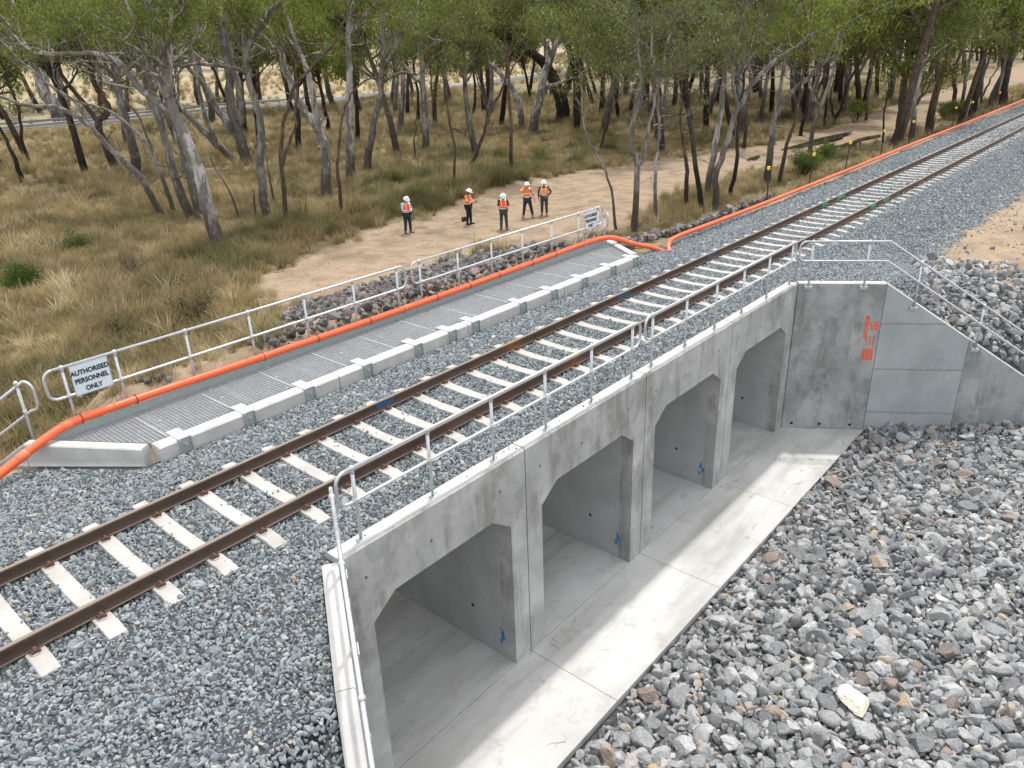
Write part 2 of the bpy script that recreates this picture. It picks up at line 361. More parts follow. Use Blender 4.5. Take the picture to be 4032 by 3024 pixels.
for ys in (yn, yt, yf):
    parts.append((block(ys, lambda y: xl(y)+uL, H))); parts.append(block(ys, lambda y: xr(y)+uR, H))
parts.append(block(yt, lambda y: np.linspace(xl(y), xr(y), 40), H))
parts.append(block([y for y in yn if y < YN-.1]+[YN+.4], lambda y: np.linspace(xl(y), xr(y), 60), lambda x, y: np.where(y < -9.5, H(x, y), HC(x, y))))
parts.append(block([YF-.4]+[y for y in yf], lambda y: np.linspace(xl(y), xr(y), 60), lambda x, y: np.where(y > 12, H(x, y), HC(x, y))))
V = []; Q = []; n = 0
for v, q in parts: V.append(v); Q.append(q+n); n += len(v)
V = np.concatenate(V); Q = np.concatenate(Q)
bal, dr, fl = masks(V[:, 0], V[:, 1]); ich = inch(V[:, 0], V[:, 1]) & (V[:, 2] < -.6); bal = np.where(ich & (V[:, 1] < 0), 1, np.where(ich, 0, bal)); dr = np.where(ich & (V[:, 1] > 0), .6, dr)  # near channel bed takes the dark ballast colour for shaded rock gaps
g = fast_mesh('ground', V, Q, MGND, smooth=True, attrs={'bal': bal, 'dirt': dr, 'fld': fl}); tag(g, kind='structure')
# road beyond the trees
RD = np.array([(-60, 97), (-20, 99), (10, 101), (32, 102.5), (52, 102), (72, 101), (93, 103.5), (128, 110.5), (152, 116.4), (215, 127.5), (278, 134.5), (420, 150)])
def spline(P, n=8):
    P = np.asarray(P, float); o = []
    for i in range(len(P)-1):
        p0, p1, p2, p3 = P[max(i-1, 0)], P[i], P[i+1], P[min(i+2, len(P)-1)]
        for k in range(n):
            t = k/n; o.append(.5*((2*p1)+(-p0+p2)*t+(2*p0-5*p1+4*p2-p3)*t*t+(-p0+3*p1-3*p2+p3)*t**3))
    o.append(P[-1]); return np.array(o)
def strip(name, P, w, dz, m, kind='structure'):
    P = spline(P); T = np.gradient(P, axis=0); T /= np.linalg.norm(T, axis=1)[:, None]; N = np.stack([-T[:, 1], T[:, 0]], 1); V = []
    cols = np.linspace(-w/2, w/2, 5)
    for c in cols:
        q = P+N*c; V.append(np.stack([q[:, 0], q[:, 1], H(q[:, 0], q[:, 1])*0+H(P[:, 0], P[:, 1])+dz], 1))
    n = len(P); V = np.concatenate(V); Q = [(c*n+i, c*n+i+1, (c+1)*n+i+1, (c+1)*n+i) for c in range(4) for i in range(n-1)]
    o = fast_mesh(name, V, Q, m); return tag(o, kind=kind)
MROAD = flat('asphalt_road', (.1, .104, .112), .85, 0, .12, .8)
strip('road', RD, 6.4, .22, MROAD)
strip('verge_path', RD, 9.5, .12, flat('road_verge_soil', (.24, .195, .13), .95, 0, .25, .7))
# standing water in the wheel ruts
MWAT = flat('puddle_water', (.05, .045, .03), .04, 0, .1, 2)
def puddle(c, a, b, ang, z):
    th = np.linspace(0, 2*np.pi, 36, endpoint=False); r = 1+.13*np.sin(3*th+a)+.1*np.sin(5*th+2*b)
    x = a*np.cos(th)*r; y = b*np.sin(th)*r; ca, sa = math.cos(ang), math.sin(ang)
    V = [(c[0]+x[i]*ca-y[i]*sa, c[1]+x[i]*sa+y[i]*ca, z) for i in range(36)]
    mb = MB(); mb.add(V, [tuple(range(36))]); return mb.build('water', MWAT)
for (u, v, a, b, an) in ((3230, 560, 6.5, .75, -.02), (3290, 590, 5.2, .8, -.05), (3170, 640, 2.6, .5, .1), (2970, 625, 1.3, .35, .2), (3400, 552, 4., .35, -.05)):
    p = hit(u, v); tag(puddle(p, a, b, an, max(float(H(p[0]+i, p[1]+j)) for i in (-a, 0, a) for j in (-b, 0, b))+.02), kind='structure')
# ------------------------------------------------------------------ scatter (stones, grass)
def variants(name, objs):
    c = bpy.data.collections.new(name)
    for o in objs:
        sc.collection.objects.unlink(o); c.objects.link(o)
    return c
def scatter(name, P, rot, scl, rnd, coll, kind='stuff'):
    P = np.asarray(P, np.float32); me = bpy.data.meshes.new(name); me.vertices.add(len(P)); me.vertices.foreach_set('co', P.ravel())
    a = me.attributes.new('rot', 'FLOAT_VECTOR', 'POINT'); a.data.foreach_set('vector', np.asarray(rot, np.float32).ravel())
    a = me.attributes.new('scl', 'FLOAT_VECTOR', 'POINT'); a.data.foreach_set('vector', np.asarray(scl, np.float32).ravel())
    a = me.attributes.new('rnd', 'FLOAT', 'POINT'); a.data.foreach_set('value', np.asarray(rnd, np.float32))
    a = me.attributes.new('pick', 'INT', 'POINT'); a.data.foreach_set('value', rng.integers(0, len(coll.objects), len(P)).astype(np.int32))
    o = bpy.data.objects.new(name, me); link(o); tag(o, kind=kind)
    ng = bpy.data.node_groups.new(name+'_nodes', 'GeometryNodeTree')
    ng.interface.new_socket('Geometry', in_out='INPUT', socket_type='NodeSocketGeometry'); ng.interface.new_socket('Geometry', in_out='OUTPUT', socket_type='NodeSocketGeometry')
    N = ng.nodes; gi = N.new('NodeGroupInput'); go = N.new('NodeGroupOutput'); ip = N.new('GeometryNodeInstanceOnPoints')
    ci = N.new('GeometryNodeCollectionInfo'); ci.inputs['Collection'].default_value = coll; ci.inputs['Separate Children'].default_value = True; ci.inputs['Reset Children'].default_value = True
    def na(nm, ty):
        q = N.new('GeometryNodeInputNamedAttribute'); q.data_type = ty; q.inputs['Name'].default_value = nm; return [s for s in q.outputs if s.enabled and s.name == 'Attribute'][0]
    L = ng.links; L.new(gi.outputs[0], ip.inputs['Points']); L.new(ci.outputs[0], ip.inputs['Instance']); ip.inputs['Pick Instance'].default_value = True
    L.new(na('pick', 'INT'), ip.inputs['Instance Index']); L.new(na('rot', 'FLOAT_VECTOR'), ip.inputs['Rotation']); L.new(na('scl', 'FLOAT_VECTOR'), ip.inputs['Scale'])
    L.new(ip.outputs[0], go.inputs[0]); md = o.modifiers.new('scatter', 'NODES'); md.node_group = ng; return o
def stone(name, seed, mat, sub=1, rough=.28, cuts=6, flatz=1.):
    r = np.random.default_rng(seed); bm = bmesh.new(); bmesh.ops.create_icosphere(bm, subdivisions=sub+1, radius=1)
    pl = [(lambda v: v/np.linalg.norm(v))(r.normal(size=3)) for _ in range(cuts+4)]; dd = r.uniform(.5, .82, cuts+4)
    for v in bm.verts:
        p = np.array(v.co)
        for n_, d_ in zip(pl, dd):
            e = p@n_-d_
            if e > 0: p = p-n_*e
        p = p+r.normal(size=3)*rough*.06; p[2] *= flatz; v.co = p
    me = bpy.data.meshes.new(name); bm.to_mesh(me); bm.free(); me.materials.append(mat)
    return me
def stone_set(name, n, mat, sub, seed, flatz=.75):
    os = []
    for i in range(n):
        o = bpy.data.objects.new(name, stone(name, seed+i, mat, sub, flatz=flatz)); sc.collection.objects.link(o); os.append(o)
    return variants(name+'_kinds', os)
def jitter_grid(x0, x1, y0, y1, s, j=.5):
    X, Y = np.meshgrid(np.arange(x0, x1, s), np.arange(y0, y1, s)); X = X+rng.uniform(-j, j, X.shape)*s; Y = Y+rng.uniform(-j, j, Y.shape)*s
    return X.ravel(), Y.ravel()
def inwall(x, y):
    k = np.where(y < 0, -y+YN, y-YF)
    a = (y > YN-.02) & (y < YN+.3) & (x > 2.95) & (x < 17.3)
    b = (y > YF-.03) & (y < YF+.3) & (x > 2.95) & (x < 17.3)
    c = (k > -.03) & (k < 7.4) & (x > 2.985-.27-WS*k) & (x < 17.238+.27+WS*k)
    return a | b | c
def rr(n, a, b): return rng.uniform(a, b, n)
ballast = stone_set('ballast_stone', 10, MBAL, 1, 100, .62)
SP = .694
xs, ys = [], []
for (x0, x1, y0, y1, s) in ((-1.6, 26, -5.2, 4.3, .041), (26, 46, -4.4, 3.3, .055), (46, 66, -4, 3.2, .085)):
    a, b = jitter_grid(x0, x1, y0, y1, s); xs.append(a); ys.append(b)
x = np.concatenate(xs); y = np.concatenate(ys); base_s = np.where(x < 26, .0375, np.where(x < 46, .044, .06))
b_, d_, f_ = masks(x, y); keep = (b_ > rr(len(x), .12, .55)) & ~inwall(x, y) & ~inch(x, y)
keep &= ~((x > 19) & (y < -3.9+.25*(24-x)*0-rr(len(x), 0, .7)) & (x < 26))
fx = np.abs((x/SP+.5) % 1-.5)*SP
keep &= ~((np.abs(y) < 1.22) & (fx < .078))
x, y, base_s = x[keep], y[keep], base_s[keep]
# only ground the picture can show, with a margin
Pp = np.stack([x, y, H(x, y)], 1)-CAM; dq = Pp@RM.T; uu = 2016+FPX*dq[:, 0]/dq[:, 2]; vv = 1512+FPX*dq[:, 1]/dq[:, 2]
k = (dq[:, 2] > 1) & (uu > -500) & (uu < 4600) & (vv < 3600); x, y, base_s = x[k], y[k], base_s[k]
n = len(x); z = H(x, y)+rr(n, -.012, .014)+.012*wob(x, y, 5)+.01*wob(x, y, 13, 2)
sz = base_s*rng.lognormal(-.05, .28, n)
edge = (np.abs(y) < 1.3)&(np.abs((x/SP+.5) % 1-.5)*SP < .135); z = np.where(edge, np.minimum(z, -.215), z)
scatter('ballast', np.stack([x, y, z], 1), rng.uniform(0, 6.28, (n, 3))*np.array([.28, .28, 1]), np.stack([sz*rr(n, .8, 1.3), sz*rr(n, .65, 1.), sz*rr(n, .6, 1.)], 1), rng.random(n), ballast)
print('ballast', n)
# spilled stones on the sleepers and parapet
# rock armour
rocks = stone_set('quarry_rock', 12, MROCK, 2, 300, .8)
def rockfield(name, P, s, coll):
    n = len(P); return scatter(name, P, rng.uniform(0, 6.28, (n, 3)), np.stack([s*rr(n, .85, 1.35), s*rr(n, .65, 1.), s*rr(n, .65, .95)], 1), rng.random(n), coll)
x, y = jitter_grid(2.5, 30, -14, -3.95, .098); r_ = inch(x, y) & (y < -4.06); 
r_ |= (y < -9.2) & (x < 24); x, y = x[r_], y[r_]
s = .076*rng.lognormal(0, .4, len(x)); s = np.minimum(s, .2); z = HC(x, y)+s*.25
P1 = np.stack([x, y, z], 1); S1 = s
x, y = jitter_grid(19.5, 28.5, -9.5, -3.2, .145); r_ = ~inch(x, y) & ~inwall(x, y) & (y < -4.3+.2*(x-20)+.5*wob(x, y, 1.7)) & (x < 26-rr(len(x), 0, 2.)-.35*(y+7)); x, y = x[r_], y[r_]
s = .095*rng.lognormal(0, .33, len(x)); P2 = np.stack([x, y, H(x, y)+s*.3], 1)
rockfield('rock_armour', np.concatenate([P1, P2]), np.concatenate([S1, s]), rocks)
# dark rocks behind the walkway and on its left
drocks = stone_set('dark_rock', 8, MROCKD, 1, 500, .8)
x, y = jitter_grid(-6, 30, 4.7, 12, .2)
r_ = ((x > 9.9+.6*wob(x, y, 1.5)) & (x < 24+wob(x, y, 2)) & (y < 11.6+.4*wob(x, y, 1.2)-.4*np.clip(x-15, 0, 20))) | ((x < 2.3) & (y < 5.6+.4*wob(x, y, 2))) | ((x > 3.4) & (x < 9.8) & (y < 7.9+.6*wob(x, y, 2.2)+.06*(x-4)) & (y > 6.) & (wob(x, y, 1.9, 4) > .05-.12*(x-6)))
r_ |= (x > 17.6) & (x < 31) & (y > 3.0) & (y < 6.3-.25*np.clip(x-22, 0, 9)+.4*wob(x, y, 2))
x, y = x[r_], y[r_]; s = .125*rng.lognormal(0, .28, len(x)); x3, y3 = jitter_grid(18.6, 30, 3.5, 6.8, .2); r3 = (y3 < 6.4-.28*np.clip(x3-21, 0, 9)+.4*wob(x3, y3, 2)) & (y3 > 3.75-.2*wob(x3, y3, 1.1)) & ~inwall(x3, y3) & ~inch(x3, y3); x3, y3 = x3[r3], y3[r3]
x = np.concatenate([x, x3]); y = np.concatenate([y, y3]); s = np.concatenate([s, .13*rng.lognormal(0, .28, len(x3))]); zz = ground_z(x, y)+s*.3; zz[-len(x3):] += .12
rockfield('dark_rock_armour', np.stack([x, y, zz], 1), s, drocks)
# stones strayed over the dirt bench
x, y = jitter_grid(23, 46, -8.5, -3.2, .16); k = rng.random(len(x)) < .5*np.exp(-np.clip(-y-3.6, 0, 9)*.8)+.05; x, y = x[k], y[k]; s = .03*rng.lognormal(0, .5, len(x))
rockfield('stray_stones', np.stack([x, y, H(x, y)+s*.2], 1), s, rocks)
# individual rocks: the largest of the rock bed, nearest the camera
rm = [stone('rock', 700+i, MRK, 3, flatz=.8) for i in range(14)]
cand = []
tries = 0
while len(cand) < 300 and tries < 60000:
    tries += 1
    y = -4.1-7.5*random.random(); x = 4.6+16*random.random()
    if not bool(inch(np.array(x), np.array(y))): continue
    d = np.array([x, y, float(HC(x, y))])-CAM; q = RM@d; u = 2016+FPX*q[0]/q[2]; v = 1512+FPX*q[1]/q[2]
    if not (1900 < u < 4100 and v < 3110): continue
    if random.random() > min(1, (10.5/q[2])**3.5): continue
    s = random.choice((.12, .13, .14, .16, .18, .2))*random.uniform(.85, 1.1)
    if y+s > -4.08: continue
    if any((x-c[0])**2+(y-c[1])**2 < (.78*(s+c[2]))**2 for c in cand): continue
    cand.append((x, y, s))
wr = hit(3360, 2795); cand = [c for c in cand if math.hypot(c[0]-wr[0], c[1]-wr[1]) > .3]
for i, (x, y, s) in enumerate(cand):
    o = bpy.data.objects.new('rock', rm[i % 14]); link(o)
    o.location = (x, y, float(HC(x, y))+s*.42); o.rotation_euler = (random.uniform(-.5, .5), random.uniform(-.5, .5), random.uniform(0, 6.28)); o.scale = (s*random.uniform(1, 1.3), s*random.uniform(.75, 1), s*random.uniform(.7, 1))
    lab = 'grey angular quarry rock among many in the rock bed beside the concrete apron'; grp = 'grey rocks of the rock bed'
    if i % 25 == 3: o.data = o.data.copy(); o.data.materials[0] = MRKT; lab = 'rusty orange stained rock lying among grey rocks beside the apron'; grp = 'rust stained rocks of the rock bed'
    elif i % 13 == 5: o.data = o.data.copy(); o.data.materials[0] = MRKP; lab = 'dark brown pitted rock lying among grey rocks beside the apron'; grp = 'brown rocks of the rock bed'
    tag(o, lab, 'rock', grp)
o = bpy.data.objects.new('rock', stone('rock', 999, MRKW, 3, flatz=.6)); link(o); o.location = (wr[0], wr[1], wr[2]+.2); o.scale = (.3, .25, .15); o.rotation_euler = (.1, -.15, .9)
tag(o, 'large flat cream coloured rock among grey rocks at the bottom right', 'rock')
# ------------------------------------------------------------------ culvert
ZO = -1.085; LEG = .39; HB = .411; HC_ = .297
which = ['nearest', 'second', 'third', 'farthest']
for i in range(4):
    a = XJ[i]+.011; b = XJ[i+1]-.011
    root = empty('culvert_unit', (0, 0, 0), ['precast concrete culvert box nearest the camera, first opening beside the left wing wall', 'precast concrete culvert box, second opening counted from the left wing wall',
        'precast concrete culvert box, third opening counted from the left wing wall', 'precast concrete culvert box farthest away, touching the tall stencilled wing wall'][i], 'culvert', 'precast culvert boxes under the track')
    outer = [(a, ZB-.3), (a, ZP-.03), (b, ZP-.03), (b, ZB-.3)]
    l = XJ[i]+LEG; r = XJ[i+1]-LEG
    hole = [(r, ZB-.3), (r, ZO-HC_), (r-HB, ZO), (l+HB, ZO), (l, ZO-HC_), (l, ZB-.3)]
    mb = MB(); mb.prism(outer[:1]+outer[1:3]+outer[3:]+hole, 'y', YN, YN+.28)
    # chamfered top of the headwall
    mb.add([(a, YN, ZP-.03), (b, YN, ZP-.03), (b, YN+.03, ZP), (a, YN+.03, ZP), (a, YN+.25, ZP), (b, YN+.25, ZP), (b, YN+.28, ZP-.03), (a, YN+.28, ZP-.03)], [(0, 1, 2, 3), (3, 2, 5, 4), (4, 5, 6, 7), (0, 3, 4, 7), (1, 6, 5, 2)])
    mb.build('headwall', MC, root)
    tp = MB(); tp.box((a+.004, YN+.034, ZP), (b-.004, YN+.246, ZP+.003)); tp.build('wall_top', MTOP, root)  # thin sheet carries the paler, sunlit top colour
    mb = MB(); o2 = [(a, ZB-.3), (a, -.75), (b, -.75), (b, ZB-.3)]
    mb.prism(o2+hole, 'y', YN+.281, .1); mb.prism(o2+hole, 'y', .11, YF-.001); mb.build('barrel', MCI, root)
    mb = MB(); zk = -.1
    pr_ = [(YF, -.76), (YF, zk-.03), (YF+.03, zk), (YF+.25, zk), (YF+.28, zk-.03), (YF+.28, -.76)]
    mb.prism(pr_, 'x', a, b); mb.prism(o2+hole, 'y', YF, YF+.28) if 0 else None
    mb.build('edge_beam', MTOP, root)
    mb = MB(); h2 = [(l, ZB-.3), (l, ZO-HC_), (l+HB, ZO), (r-HB, ZO), (r, ZO-HC_), (r, ZB-.3)]
    mb.prism([(a, ZB-.3), (a, -.761), (b, -.761), (b, ZB-.3)]+h2[::-1], 'y', YF, YF+.28); mb.build('back_face', MCI, root)
    mb = MB(); mb.box((XJ[i+1]-.0105, YN+.03, ZB-.2), (XJ[i+1]+.0105, YN+.25, ZP-.04)); mb.box((XJ[i+1]-.0105, YN+.251, ZB-.2), (XJ[i+1]+.0105, YF+.2, -.8))
    if i < 3: mb.build('joint_shade_strip', MVOID, root)  # added dark strip gives the open joint gap its shade
    # lifting recesses and paint marks
    mb = MB()
    for (xx, zz) in ((a+.35, -.62), (b-.6, -.62), (a+1.5, -.7)):
        mb.tube([(xx, YN-.002, zz), (xx, YN-.004, zz)], .022, 10)
    mb.build('lifting_socket', MVOID, root)
    mb = MB()
    for (yy, zz) in ((-1.2, ZB+.75), (.9, ZB+.8)): mb.tube([(XJ[i+1]-LEG-.001, yy, zz), (XJ[i+1]-LEG-.004, yy, zz)], .035, 10)
    mb.build('wall_socket', MBLACK, root)
    if i < 3:
        mb = MB(); r2 = random.Random(i); xx = r-.003
        for k in range(7):
            yc = YN+.3+r2.uniform(-.05, .05); zc = ZB+.28+.05*k; hw = .05*(1-abs(k-3)/5)
            mb.add([(xx, yc-hw, zc-.03), (xx, yc+hw*.7, zc-.03), (xx, yc+hw, zc+.03), (xx, yc-hw*.6, zc+.03)], [(0, 1, 2, 3)])
        tag(mb.build('paint_mark', flat('blue_spray_paint_%d' % i, (.03, .2, .45), .6), root), 'blue sprayed paint mark')
# floor inside the boxes and the apron outside
for i in range(4):
    x0 = XJ[i]+(.005 if i else LEG); x1 = XJ[i+1]-(.005 if i < 3 else LEG)
    mb = MB(); l = XJ[i]+LEG+.002; r = XJ[i+1]-LEG-.002
    mb.box((l, YN+.012, ZB-.3), (r, -.4, ZB)); mb.box((l, -.392, ZB-.3), (r, YF+.6, ZB-.002))
    f = mb.build('floor_slab', MSLAB, bevel=.006); tag(f, 'grey concrete floor slab inside the %s culvert opening' % which[i], 'floor slab', 'concrete floor slabs of the culvert openings')
for i in range(4):
    y0 = YN+.003; y1 = -3.99; k0 = WS*(-y1+YN)
    xa = XJ[i]+.004; xb = XJ[i+1]-.004
    pts = [(xa-(0 if i else -.0), y0), (xb, y0), (xb+(k0+.0 if i == 3 else 0), y1), (xa-(k0 if i == 0 else 0), y1)]
    mb = MB(); mb.prism([(p[0], p[1]) for p in pts], 'z', ZB-.35, ZB+.0)
    f = mb.build('apron_slab', MSLAB, bevel=.006)
    tag(f, ['pale concrete apron slab nearest the camera, in front of the nearest opening', 'pale concrete apron slab in front of the second opening from the left', 'pale concrete apron slab in front of the third opening from the left',
            'pale concrete apron slab at the far end, below the stencilled wing wall, with the rail shadow'][i], 'apron slab', 'apron slabs in front of the culvert')
# ------------------------------------------------------------------ wing walls
def wing(P0, dirv, side, names, near=True, mats=None, ztop=ZP):
    """panels along a line from P0; side is the direction (unit normal) towards the retained soil"""
    d = Vector((*dirv, 0)).normalized(); nrm = Vector((*side, 0)).normalized()
    prof = [(0, 2.1), (2.1, 4.27), (4.27, 8.2)]
    zt = lambda s: ztop-.66*max(0, s-2.1)
    for k, (s0, s1) in enumerate(prof):
        zb = -4.6; T = .2
        o = [(s0+.008, zb), (s1-.004, zb), (s1-.004, zt(s1)-.022), (s0+.008, zt(s0)-.022)]
        root = empty('wing_wall', (0, 0, 0), *names[k])
        mb = MB()
        def P(s, t, z): v = Vector((P0[0], P0[1], 0))+d*s+nrm*t; return (v.x, v.y, z)
        vs = [P(s, 0, z) for s, z in o]+[P(s, T, z) for s, z in o]
        mb.add(vs, [(0, 1, 2, 3), (7, 6, 5, 4), (0, 4, 5, 1), (1, 5, 6, 2), (3, 7, 4, 0)])
        mb.build('wall_panel', mats[k] if mats else MCW, root)
        mb = MB(); ch = .022
        q = [(0, 0), (ch, ch), (T-ch, ch), (T, 0)]
        vs = [P(s0+.008, t, zt(s0)-.022+h) for t, h in q]+[P(s1-.004, t, zt(s1)-.022+h) for t, h in q]
        mb.add(vs, [(0, 1, 5, 4), (1, 2, 6, 5), (2, 3, 7, 6), (0, 3, 2, 1), (4, 5, 6, 7), (3, 0, 4, 7)])
        mb.build('wall_coping', MTOP, root)
        if near and k == 0 and P0[0] > 10: wroot = root; wP = P
        if near and k == 1 and P0[0] > 10: pass
    return (locals().get('wroot'), P)
sx = .5427; sy = .8399
G = 'wing wall panels'
wr_, WP = wing((17.258, YN-.012), (sx, -sy), (sy, sx), [('tall grey concrete wing wall panel with orange stencilled lettering beside the farthest opening', 'wing wall', G), ('pale blue grey concrete wing wall panel with horizontal bands and sloping top, right of the stencilled panel', 'wing wall', G),
     ('low sloping grey concrete wing wall panel at the right edge of the picture', 'wing wall', G)], mats=[MCW, MCW2, MCW])
wing((2.965, YN-.012), (-sx, -sy), (-sy, sx), [('concrete wing wall panel seen from above, level top beside the nearest opening', 'wing wall', G), ('concrete wing wall panel with sloping pale top running out at the bottom edge of the picture', 'wing wall', G),
     ('lowest concrete wing wall panel under the bottom edge of the picture', 'wing wall', G)], mats=[MCW, MCW, MCW])
wing((17.258, YF+.292), (sx, sy), (sy, -sx), [('short pale concrete wing wall at the far end of the grated walkway', 'wing wall', G), ('buried concrete wing wall panel behind the far sign', 'wing wall', G), ('lowest buried wing wall panel behind the far sign', 'wing wall', G)], near=False, mats=[MTOP]*3, ztop=-.1)
wing((2.965, YF+.292), (-sx, sy), (-sy, -sx), [('pale concrete wing wall at the left end of the grated walkway beside the orange pipe', 'wing wall', G), ('concrete wing wall panel below the left stair rail', 'wing wall', G), ('lowest wing wall panel below the left stair rail', 'wing wall', G)], near=False, mats=[MTOP]*3, ztop=-.1)
# stencilled lettering on the tall panel
MSTEN = flat('orange_stencil_paint', (.75, .09, .025), .7, 0, .25, 9)
def text_part(body, s, z, size, parent, mat, P0, d, nrm, rot=-90, name='lettering', bold=.0, wscale=1., ext=.002, align='LEFT'):
    cu = bpy.data.curves.new(name, 'FONT'); cu.body = body; cu.size = size; cu.extrude = ext; cu.offset = bold; cu.align_x = align; cu.align_y = 'CENTER'; cu.resolution_u = 3
    ob = bpy.data.objects.new(name, cu); sc.collection.objects.link(ob)
    dg = bpy.context.evaluated_depsgraph_get(); me = bpy.data.meshes.new_from_object(ob.evaluated_get(dg)); bpy.data.objects.remove(ob)
    me.materials.clear(); me.materials.append(mat); o = bpy.data.objects.new(name, me); link(o, parent)
    d = Vector(d).normalized(); nrm = Vector(nrm).normalized(); up = nrm.cross(d)
    M = Matrix((( d.x, up.x, nrm.x, 0), (d.y, up.y, nrm.y, 0), (d.z, up.z, nrm.z, 0), (0, 0, 0, 1)))
    p = Vector(P0)+d*s+up*z+nrm*.003
    o.matrix_local = Matrix.Translation(p)@M@Matrix.Rotation(R_(rot), 4, 'Z')@Matrix.Diagonal((wscale, 1, 1, 1)); return o
O0 = (17.258, YN-.012, 0); DW = (sx, -sy, 0); NW = (-sy, -sx, 0)
text_part('MODCAST', 1.765, -.98, .125, wr_, MSTEN, O0, DW, NW, bold=.006, wscale=1.02)
text_part('PRODUCT', 1.985, -1.53, .066, wr_, MSTEN, O0, DW, NW, bold=.001, wscale=1.)
text_part('CAST ID', 1.9, -1.53, .066, wr_, MSTEN, O0, DW, NW, bold=.001)
text_part('WEIGHT', 1.815, -1.53, .066, wr_, MSTEN, O0, DW, NW, bold=.001)
mb = MB()
def onw(s, z, t=.003): return (O0[0]+DW[0]*s+NW[0]*t, O0[1]+DW[1]*s+NW[1]*t, z)
for s0 in (1.775, 1.865, 1.955):
    mb.add([onw(s0, -2.19), onw(s0+.072, -2.19), onw(s0+.072, -1.87), onw(s0, -1.87)], [(0, 1, 2, 3)])
tag(mb.build('stencil_box', MSTEN, wr_), 'three orange stencil boxes')
for s0, tx in ((1.811, '9,700 KG'), (1.901, '28/10/22'), (1.991, 'WW2 03')):
    text_part(tx, s0, -1.89, .055, wr_, MCW, (O0[0]+NW[0]*.003, O0[1]+NW[1]*.003, 0), DW, NW, bold=.0)
mb = MB()   # the emblem: an M over a diamond, lying on its side
def em(pts): mb.add([onw(1.96+a*.115, -1.255+b*.115, .0035) for a, b in pts], [tuple(range(len(pts)))])
em([(.9, -.9), (.9, -.55), (-.3, -.55), (-.3, -.9)]); em([(.9, .9), (.9, .55), (-.3, .55), (-.3, .9)])
em([(.9, -.55), (.35, .0), (-.1, 0), (.45, -.55)]); em([(.9, .55), (.35, .0), (-.1, 0), (.45, .55)])
em([(-.25, 0), (-.6, .32), (-.95, 0), (-.6, -.32)]); em([(-.45, .5), (-.75, .75), (-.95, .5), (-.7, .3)]); em([(-.45, -.5), (-.75, -.75), (-.95, -.5), (-.7, -.3)]); em([(1.3, 0), (1.0, .28), (.72, 0), (1.0, -.28)])
mb.build('emblem', MSTEN, wr_)
mb = MB(); mb.add([onw(.5, -.235), onw(.68, -.235), onw(.68, -.185), onw(.5, -.185)], [(0, 1, 2, 3)]); mb.build('asset_plate', MTOP, wr_)
text_part('NP 255.260', .51, -.21, .032, wr_, MBLACK, (O0[0]+NW[0]*.001, O0[1]+NW[1]*.001, 0), DW, NW, rot=0, bold=0)
mb = MB()
for s0 in (.25, .97, 1.75): mb.tube([onw(s0, ZB+.13, .001), onw(s0, ZB+.13, .006)], .04, 12)
mb.build('weep_hole', MBLACK, wr_)
# ------------------------------------------------------------------ track
def rail(name, yc, label, x0=-14, x1=170):
    prof = [(-.073, -.17), (.073, -.17), (.073, -.158), (.012, -.135), (.0085, -.125), (.0085, -.052), (.032, -.04), (.035, -.034), (.035, -.01), (.027, -.001), (-.027, -.001), (-.035, -.01), (-.035, -.034), (-.032, -.04), (-.0085, -.052), (-.0085, -.125), (-.012, -.135), (-.073, -.158)]
    mb = MB(); mb.prism([(yc+a, b) for a, b in prof], 'x', x0, x1); o = mb.build(name, MRAIL); tag(o, label, 'rail', 'rails of the track'); return o
r1 = rail('rail', -.7525, 'rusty brown steel rail nearer the culvert handrail'); r2 = rail('rail', .7525, 'rusty brown steel rail nearer the grated walkway')
MGREEN = flat('green_spray_paint', (.02, .42, .14), .6, 0, .15, 20); MBLUE = flat('blue_chalk_paint', (.02, .1, .2), .7, 0, .2, 20)
def mark(par, yc, xa, xb, m, lab):
    s = -1; mb = MB(); n = 10; r_ = random.Random(int(xa*10))
    up = []; lo_ = []
    for i in range(n+1):
        x = xa+(xb-xa)*i/n; e = .012*(i in (0, n))
        up.append((x+r_.uniform(-.01, .01), yc-.0105, -.052-e-r_.uniform(0, .01))); lo_.append((x, yc-.0105, -.124+e+r_.uniform(0, .01)))
    mb.add(up+lo_, [(i, i+1, n+2+i, n+1+i) for i in range(n)])
    up = [(p[0], yc-.0365, -.012) for p in up]; lo_ = [(p[0], yc-.0365, -.034) for p in lo_]
    mb.add(up+lo_, [(i, i+1, n+2+i, n+1+i) for i in range(n)])
    up = [(p[0], yc-.0365, -.1525) for p in up]; lo2 = [(p[0], yc-.014, -.1325) for p in up]
    mb.add(lo2+up, [(i, i+1, n+2+i, n+1+i) for i in range(n)])
    o = mb.build('paint_mark', m, par); tag(o, lab)
mark(r2, .7525, 26.7, 27.3, MGREEN, 'green painted patch'); mark(r2, .7525, 28.2, 29.0, MGREEN, 'green painted patch'); mark(r1, -.7525, 27.2, 27.8, MGREEN, 'green painted patch'); mark(r1, -.7525, 28.6, 29.3, MGREEN, 'green painted patch')
mark(r2, .7525, 6.05, 6.45, MBLUE, 'blue chalk mark'); mark(r2, .7525, 13.6, 14.1, MBLUE, 'blue chalk mark'); mark(r2, .7525, 18.1, 18.6, MBLUE, 'blue chalk mark')
